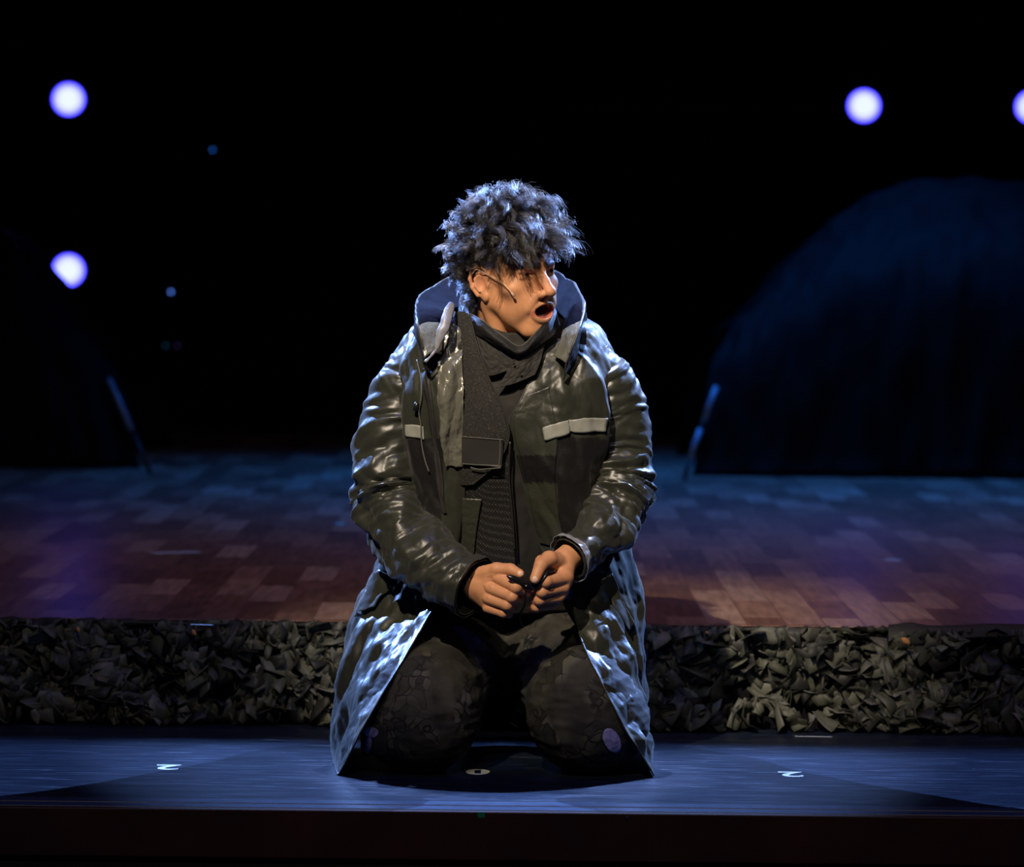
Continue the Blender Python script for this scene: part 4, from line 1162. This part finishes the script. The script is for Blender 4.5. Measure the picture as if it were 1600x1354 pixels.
# ------------------------------------------------------------------ shirt, collar, vest
trows = [
 [(700,520,.11),(740,505,.082),(790,520,.064),(835,520,.075),(880,530,.11),(880,500,.26),(790,480,.29),(700,500,.26)],
 [(675,570,.11),(730,570,.072),(795,580,.058),(850,580,.065),(915,570,.11),(925,560,.30),(790,550,.33),(660,560,.30)],
 [(655,640,.12),(725,650,.070),(795,655,.056),(850,650,.068),(930,640,.12),(930,640,.34),(790,640,.39),(650,640,.34)],
 [(655,720,.14),(725,730,.085),(790,735,.072),(850,730,.088),(930,720,.14),(925,720,.37),(790,720,.42),(655,720,.37)],
 [(665,800,.17),(725,810,.115),(790,815,.100),(850,810,.115),(925,800,.17),(920,800,.41),(790,800,.47),(660,800,.41)],
 [(660,890,.20),(725,895,.145),(790,900,.130),(850,895,.145),(925,890,.20),(930,880,.45),(790,880,.53),(650,880,.45)],
 [(655,950,.24),(725,955,.19),(790,960,.175),(850,955,.19),(925,950,.24),(940,940,.48),(790,940,.56),(640,940,.48)],
]
Pt = np.array([[at(*c) for c in r] for r in trows]).transpose(1, 0, 2)
Pt = np.concatenate([Pt, Pt[:1]], 0); Tt = cr(cr(Pt, 129, 0)[:-1], 97, 1)
Xt = crumple(Tt, .04, .03, k=.05, iters=50, levels=3, noise=.004, seed=61, closed=True, dmax=.010)
shirt = mesh('shirt', Xt.reshape(-1, 3), grid_faces(128, 97, True), MATS['shirt_cloth'], person); solid(shirt, .0012)
def on_shirt(px, py, off):
    t = to_px(Xt); d = (t[..., 0]-px)**2+(t[..., 1]-py)**2+(Xt[..., 1] > .2)*1e9+(np.arange(128)[:, None] > 75)*1e9
    k = np.argsort(d.ravel())[:4]; q = Xt.reshape(-1, 3)[k].mean(0); dep = q[1]-off
    return at(px, py, dep)
def sheet(rowsp, off, nu_, nv_, name, m, parent, crum=None, th=.0016):
    G = cr(cr(np.array([[on_shirt(x, y, off) for x, y in r] for r in rowsp]), nv_, 0), nu_, 1)
    if crum: G = crumple(G, **crum)
    o = mesh(name, G.reshape(-1, 3), grid_faces(nv_, nu_), m, parent); solid(o, th); return o, G
# stand collar: wraps the neck, with a folded front and snap dots
crow = [[(728,512,.085),(752,526,.050),(785,545,.035),(812,556,.034),(840,540,.040),(866,520,.07),(866,500,.18),(790,480,.26),(722,485,.18)],
        [(732,496,.080),(752,512,.040),(782,535,.022),(812,550,.022),(840,528,.030),(862,500,.07),(862,482,.18),(790,462,.25),(722,468,.17)],
        [(735,490,.082),(756,503,.045),(784,524,.028),(812,540,.028),(840,516,.036),(858,490,.075),(858,474,.18),(790,455,.24),(726,458,.17)]]
Pk = np.array([[at(*c) for c in r] for r in crow]); Pk = np.concatenate([Pk, Pk[:, :1]], 1)
Gk = cr(cr(Pk, 33, 0), 129, 1); Gk = crumple(Gk.transpose(1, 0, 2)[:-1], .04, .04, k=.06, iters=40, levels=3, noise=.003, seed=63, closed=True, dmax=.006)
collar = mesh('shirt_collar', Gk.reshape(-1, 3), grid_faces(Gk.shape[0], Gk.shape[1], True), MATS['collar_cloth'], shirt); solid(collar, .002)
Acc().tube(Gk[:60, -1]+np.array((0, -.001, .0005)), .0010, 6).build('collar_stitching', MATS['thread'], shirt, smooth=True)
o, G = sheet([[(738, 500), (760, 516), (785, 538), (806, 556)], [(742, 545), (766, 560), (790, 568), (812, 566)], [(752, 585), (770, 586), (790, 580), (812, 576)]], .016, 65, 49, 'shirt_flap', MATS['shirt_cloth'], shirt,
      dict(eu=.04, ev=.05, k=.05, iters=40, levels=3, noise=.004, seed=64, dmax=.009))
o, G = sheet([[(806, 556), (826, 548), (850, 538)], [(790, 585), (815, 580), (845, 562)], [(776, 606), (806, 598), (836, 585)]], .020, 49, 49, 'shirt_flap', MATS['shirt_cloth'], shirt,
      dict(eu=.04, ev=.05, k=.05, iters=40, levels=3, noise=.004, seed=65, dmax=.008))
for px, py in ((803, 568), (808, 556), (813, 582)):
    c = on_shirt(px, py, .030); Acc().lathe([(0, -.002), (.0018, -.001), (.0022, .001), (0, .0012)], 10, c, (0, 1, 0)).build('snap', MATS['zip_metal'], shirt, smooth=True)

# vest cloth: dark weave with rows of pale dots where the mesh panels are
m, nt, b, new, link = nodes_of('vest_cloth', .75, .3)
tc = new('ShaderNodeTexCoord'); n = new('ShaderNodeTexNoise'); n.inputs['Scale'].default_value = 420; link(tc.outputs['Object'], n.inputs['Vector'])
rp = ramp(new, [(.35, (.008, .008, .007)), (.6, (.022, .022, .018)), (.78, (.075, .075, .062))]); link(n.outputs[0], rp.inputs[0]); link(rp.outputs[0], b.inputs['Base Color'])
MATS['vest_cloth'] = m
m, nt, b, new, link = nodes_of('vest_mesh', .6, .4)
tc = new('ShaderNodeTexCoord'); mp = new('ShaderNodeMapping'); mp.inputs['Rotation'].default_value = (0, R(45), 0); link(tc.outputs['Object'], mp.inputs['Vector'])
vo = new('ShaderNodeTexVoronoi'); vo.inputs['Scale'].default_value = 260; vo.inputs['Randomness'].default_value = .15; link(mp.outputs[0], vo.inputs['Vector'])
rp = ramp(new, [(.12, (.13, .13, .12)), (.22, (.05, .05, .045)), (.34, (.008, .008, .008))]); link(vo.outputs[0], rp.inputs[0]); link(rp.outputs[0], b.inputs['Base Color'])
MATS['vest_mesh'] = m
V1 = [[(712, 488), (722, 488), (733, 492)], [(712, 560), (735, 560), (752, 560)], [(712, 620), (745, 622), (778, 622)], [(712, 690), (752, 690), (797, 680)], [(712, 740), (752, 742), (795, 742)], [(712, 800), (745, 802), (800, 802)], [(712, 880), (750, 885), (806, 890)]]
vest, Gv = sheet(V1, .014, 49, 129, 'vest', MATS['vest_mesh'], person, dict(eu=.02, ev=.02, k=.1, iters=30, levels=2, noise=.002, seed=70, dmax=.005), .002)
tag(vest)
V2 = [[(712, 487), (722, 487), (733, 490)], [(712, 560), (735, 560), (752, 560)], [(712, 620), (745, 622), (778, 624)], [(712, 672), (750, 674), (795, 670)], [(712, 705), (750, 706), (790, 700)], [(712, 735), (745, 735), (772, 728)], [(712, 757), (728, 758), (738, 757)]]
yoke, Gy = sheet(V2, .024, 49, 97, 'vest_panel', MATS['vest_cloth'], vest, dict(eu=.015, ev=.015, k=.12, iters=30, levels=2, noise=.001, seed=71, dmax=.003), .003)
Acc().tube(Gy[:, -1]+np.array((0, -.002, 0)), .0020, 6).build('vest_binding', MATS['pocket_cloth'], vest, smooth=True)
pk, Gp = sheet([[(722, 682), (750, 684), (786, 687)], [(722, 702), (750, 704), (786, 706)], [(722, 724), (750, 726), (784, 727)]], .030, 33, 25, 'vest_pocket', MATS['pocket_cloth'], vest, None, .004)
for r_ in (0, -1): Acc().tube(Gp[r_]+np.array((0, -.003, 0)), .0010, 6).build('stitching', MATS['thread'], pk, smooth=True)
Acc().tube(Gp[:, -3]+np.array((0, -.003, 0)), .0010, 6).build('stitching', MATS['thread'], pk, smooth=True)
P_ = cr(np.array([on_shirt(*q, .034) for q in ((735, 730), (748, 733), (765, 732), (783, 730), (765, 727), (748, 726))]), 30)
Acc().tube(P_, .0012, 6).build('pocket_pull', MATS['thread'], pk, smooth=True)
P_ = cr(np.array([on_shirt(*q, .026) for q in ((797, 690), (795, 740), (800, 800), (804, 860))]), 40)
vz = Acc().tube(P_, .0022, 6).build('vest_zip', MATS['zip_metal'], vest, smooth=True)
# left hanging shirt tail under the pocket
sheet([[(712, 778), (730, 779), (752, 780)], [(712, 830), (728, 830), (744, 830)], [(712, 890), (724, 890), (738, 890)]], .022, 25, 49, 'shirt_tail', MATS['coat_plain'], shirt, dict(eu=.04, ev=.03, k=.06, iters=30, levels=2, noise=.003, seed=73, dmax=.005))

# ------------------------------------------------------------------ trousers
tv = Vol(np.arange(-.36, .34, .0045), np.arange(-.13, .62, .0045), np.arange(-.02, .46, .0045))
tv.ell((-.012, .40, HIPZ+.005), (.175, .135, .125), .03)
tv.ell((-.012, .36, .36), (.145, .115, .11), .04)
for kn, s_, dx in ((kn_l, -1, 0), (kn_r, 1, 0)):
    h = np.array((-.012+s_*.085, .38, HIPZ-.005)); k_ = kn+(s_*.002, .005, .030)
    tv.cap(h, k_, .112 if s_ < 0 else .100, .106 if s_ < 0 else .101, .05)
    tv.ell(kn+(s_*.010, .025, .024), (.108, .085, .092), .03)
    tv.ell(kn+(s_*-.01, .012, .075), (.092 if s_ < 0 else .084, .080, .085), .03)
    tv.cap(kn+(s_*.012, .06, -.010), (-.012+s_*.165, .48, .050), .066, .048, .03)
tv.F = np.maximum(tv.F, (.0025-tv.g[2])[None, None, :])
QV, QF = tv.nets()
# cloth folds: ridged waves radiating from the back of the knee and across the thigh
def ridged(P, seed, sc, ax):
    rng = np.random.default_rng(seed); s = 0
    for k in range(7):
        d = rng.standard_normal(3); d /= np.linalg.norm(d); f = sc*rng.uniform(.6, 1.6); ph = rng.uniform(0, 6.28)
        d2 = rng.standard_normal(3)*25; w = P @ d*f+1.3*np.sin(P @ d2*.5+k)+ph
        s = s+(1-np.abs(np.sin(w)))**2*rng.uniform(.4, 1)
    return s/3.0
n_ = np.zeros_like(QV); fn = np.cross(QV[QF[:, 2]]-QV[QF[:, 0]], QV[QF[:, 3]]-QV[QF[:, 1]])
for c in range(4): np.add.at(n_, QF[:, c], fn)
n_ /= np.linalg.norm(n_, axis=1)[:, None]+1e-12
amp = .0085*np.clip((QV[:, 2]-.02)/.05, .25, 1)
d1 = ridged(QV*np.array((1, .6, 2.0)), 3, 26, 0)-.35; d2_ = ridged(QV*np.array((1, 1, 2.4)), 4, 60, 0)-.35
QV = QV+n_*(amp*d1+amp*.35*d2_)[:, None]
QV[:, 2] = np.maximum(QV[:, 2], .0025)
m, nt, b, new, link = nodes_of('camo_trousers', .78, .25)
tc = new('ShaderNodeTexCoord')
wn = new('ShaderNodeTexNoise'); wn.inputs['Scale'].default_value = 14; link(tc.outputs['Object'], wn.inputs['Vector'])
mxv = new('ShaderNodeMix'); mxv.data_type = 'VECTOR'; mxv.inputs['Factor'].default_value = .08; link(tc.outputs['Object'], mxv.inputs['A']); link(wn.outputs[1], mxv.inputs['B'])
vo = new('ShaderNodeTexVoronoi'); vo.feature = 'DISTANCE_TO_EDGE'; vo.inputs['Scale'].default_value = 46; link(mxv.outputs['Result'], vo.inputs['Vector'])
er = ramp(new, [(.03, (1, 1, 1)), (.09, (0, 0, 0))]); link(vo.outputs[0], er.inputs[0])
pn_ = new('ShaderNodeTexNoise'); pn_.inputs['Scale'].default_value = 11; pn_.inputs['Detail'].default_value = 1.5; link(tc.outputs['Object'], pn_.inputs['Vector'])
pr_ = ramp(new, [(.50, (0, 0, 0)), (.58, (1, 1, 1))]); link(pn_.outputs[0], pr_.inputs[0])
bn = new('ShaderNodeTexNoise'); bn.inputs['Scale'].default_value = 18; bn.inputs['Detail'].default_value = 4; link(tc.outputs['Object'], bn.inputs['Vector'])
bc = ramp(new, [(.38, (.018, .018, .016)), (.55, (.034, .033, .028)), (.70, (.054, .052, .043))]); link(bn.outputs[0], bc.inputs[0])
cellc = new('ShaderNodeTexVoronoi'); cellc.inputs['Scale'].default_value = 46; link(mxv.outputs['Result'], cellc.inputs['Vector'])
mA = new('ShaderNodeMix'); mA.data_type = 'RGBA'; link(pr_.outputs[0], mA.inputs['Factor']); link(bc.outputs[0], mA.inputs['A'])
sepc = ramp(new, [(.3, (.022, .022, .019)), (.8, (.075, .073, .062))]); link(cellc.outputs['Color'], sepc.inputs[0]); link(sepc.outputs[0], mA.inputs['B'])
ml = new('ShaderNodeMath'); ml.operation = 'MULTIPLY'; link(er.outputs[0], ml.inputs[0]); link(pr_.outputs[0], ml.inputs[1])
mB = new('ShaderNodeMix'); mB.data_type = 'RGBA'; link(ml.outputs[0], mB.inputs['Factor']); link(mA.outputs['Result'], mB.inputs['A']); mB.inputs['B'].default_value = (.008, .008, .008, 1)
link(mB.outputs['Result'], b.inputs['Base Color'])
trousers = mesh('trousers', QV, QF, m, person)
# boots behind, between the legs
mat('boot_leather', (.010, .010, .011), .45, .4, bump=.3, bscale=120)
for s_ in (-1, 1):
    bv = Vol(np.arange(-.26, .24, .005), np.arange(.42, .76, .005), np.arange(-.01, .17, .005)); x0 = -.012+s_*.150
    bv.cap((x0, .50, .060), (x0-s_*.012, .60, .055), .046, .042, .02); bv.cap((x0-s_*.01, .58, .060), (x0-s_*.03, .64, .028), .046, .030, .02)
    bv.ell((x0-s_*.012, .60, .085), (.040, .050, .040), .02); bv.cap((x0-s_*.03, .64, .032), (x0-s_*.035, .67, .03), .034, .03, .02)
    bv.F = np.maximum(bv.F, (.003-bv.g[2])[None, None, :]); V_, F_ = bv.nets()
    bo = mesh('boot', V_, F_, MATS['boot_leather'], person)
    a = Acc(); t = np.linspace(0, 2*math.pi, 20); cx = x0-s_*.05
    a.tube(np.stack([cx+.022*np.cos(t), .45+.012*np.sin(t), .018+.015*np.sin(t)], 1), .0012, 6); a.build('lace', MATS['black_plastic'], bo, smooth=True)

# faded knee patches, square patch sewn on the outer left knee
def on_trouser(px, py):
    d = _F*F_PX+_R2*(px-800)+_U2*(677-py); dv = np.array(d)/F_PX; o_ = np.array((0, CAM_Y, CAM_Z)); rel = QV-o_; t = rel @ dv/(dv @ dv)
    dist = np.linalg.norm(rel-t[:, None]*dv, axis=1); c = np.where(dist < .007)[0]
    i = c[QV[c, 1].argmin()] if len(c) else dist.argmin(); return at(px, py, QV[i, 1])
def kpatch(name, cx, cy, w, h, m, rot=0, ell=False, off=.002):
    n = 13; g = np.linspace(-1, 1, n); P = []
    for a in g:
        for b_ in g:
            x, y = a, b_
            if ell: x, y = a*math.sqrt(1-b_*b_/2), b_*math.sqrt(1-a*a/2)
            x, y = x*w/2, y*h/2; c, s = math.cos(rot), math.sin(rot); q = on_trouser(cx+x*c-y*s, cy+x*s+y*c); P.append(q+np.array((0, -off, 0)))
    P = np.array(P).reshape(n, n, 3)
    for _ in range(3): P[1:-1, :, 1] = (P[:-2, :, 1]+P[1:-1, :, 1]+P[2:, :, 1])/3; P[:, 1:-1, 1] = (P[:, :-2, 1]+P[:, 1:-1, 1]+P[:, 2:, 1])/3
    o = mesh(name, P.reshape(-1, 3), grid_faces(n, n), m, trousers); solid(o, .0012); return o
mat('patch_cloth', (.026, .026, .026), .8, .2, var=.3, vscale=50)
mat('faded_violet', (.22, .21, .44), .8, .2, var=.45, vscale=90)
kpatch('knee_patch', 584, 1156, 40, 48, MATS['patch_cloth'])
kpatch('faded_print', 580, 1143, 22, 17, MATS['faded_violet'], .2, True, .0042)
kpatch('faded_print', 575, 1163, 11, 28, MATS['faded_violet'], .15, True, .0042)
kpatch('faded_print', 956, 1156, 25, 40, MATS['faded_violet'], -.45, True, .003)

# ------------------------------------------------------------------ headset microphone and the thing in his hands
a = empty('headset_microphone', hw((-.078, .0, .012)))
wp = [hw((-.0775, .012, .022)), hw((-.0800, .000, .024)), hw((-.0795, -.012, .010)), at(766, 431, 0), at(782, 440, 0), at(794, 450, 0), at(803, 461, 0)]
def near_face(px, py, off):
    d = _F*F_PX+_R2*(px-800)+_U2*(677-py); dv = np.array(d)/F_PX; o_ = np.array((0, CAM_Y, CAM_Z)); rel = PV-o_; t = rel @ dv/(dv @ dv)
    dist = np.linalg.norm(rel-t[:, None]*dv, axis=1); c = np.where(dist < .003)[0]; return at(px, py, PV[c, 1].min()-off)
wp = [near_face(752, 424, .004), near_face(762, 429, .005)]+[near_face(x, y, o_) for x, y, o_ in ((771, 433, .007), (781, 439, .009), (790, 446, .010), (797, 454, .010), (802, 461, .009))]
wp = cr(np.array(wp), 40); org = np.array(a.location)
mat('mic_skin_tone', (.62, .46, .30), .4, .5)
Acc().tube(wp-org, .0009, 8).build('boom', MATS['mic_skin_tone'], a, smooth=True)
Acc().tube(np.array([wp[-5], wp[-3], wp[-1], wp[-1]+(wp[-1]-wp[-4])*.5])-org, [.0014, .0022, .0024, .0018], 10).build('capsule', MATS['mic_skin_tone'], a, smooth=True)
ew = cr(np.array([near_face(752, 424, .004), near_face(744, 421, .004), near_face(738, 428, .003)]), 14)-org
Acc().tube(ew, .0009, 8).build('ear_hook', MATS['mic_skin_tone'], a, smooth=True)
tag(a, 'thin beige headset microphone running from the ear across the cheek', 'microphone')

g0 = at(815, 906, -.078); a = empty('handheld_device', g0)
pts = np.array([at(792, 899, -.098), at(800, 903, -.096), at(812, 908, -.090), at(825, 912, -.084), at(838, 914, -.076)])-g0
Acc().tube(cr(pts, 24), np.interp(np.linspace(0, 1, 24), [0, .2, .55, 1], [.0015, .0055, .0085, .008]), 14).build('body', MATS['black_plastic'], a, smooth=True)
pts = np.array([at(826, 918, -.074), at(836, 919, -.080), at(848, 906, -.090), at(856, 894, -.084), at(866, 890, -.066)])-g0
Acc().tube(cr(pts, 24), .0028, 10).build('strap', MATS['black_plastic'], a, smooth=True)
pts = np.array([at(820, 915, -.080), at(821, 930, -.074), at(820, 945, -.060), at(812, 962, -.045), at(817, 980, -.030)])-g0
Acc().tube(cr(pts, 24), [.0022]*24, 8).build('cord', MATS['black_plastic'], a, smooth=True)
a2 = Acc().lathe([(0, -.0014), (.0016, -.001), (.0018, .0008), (0, .001)], 10, at(822, 915, -.094)-g0, (0, 1, 0)); a2.build('button', MATS['reflective_grey'], a, smooth=True)
tag(a, 'small pointed black object with a cord gripped in both hands', 'device')
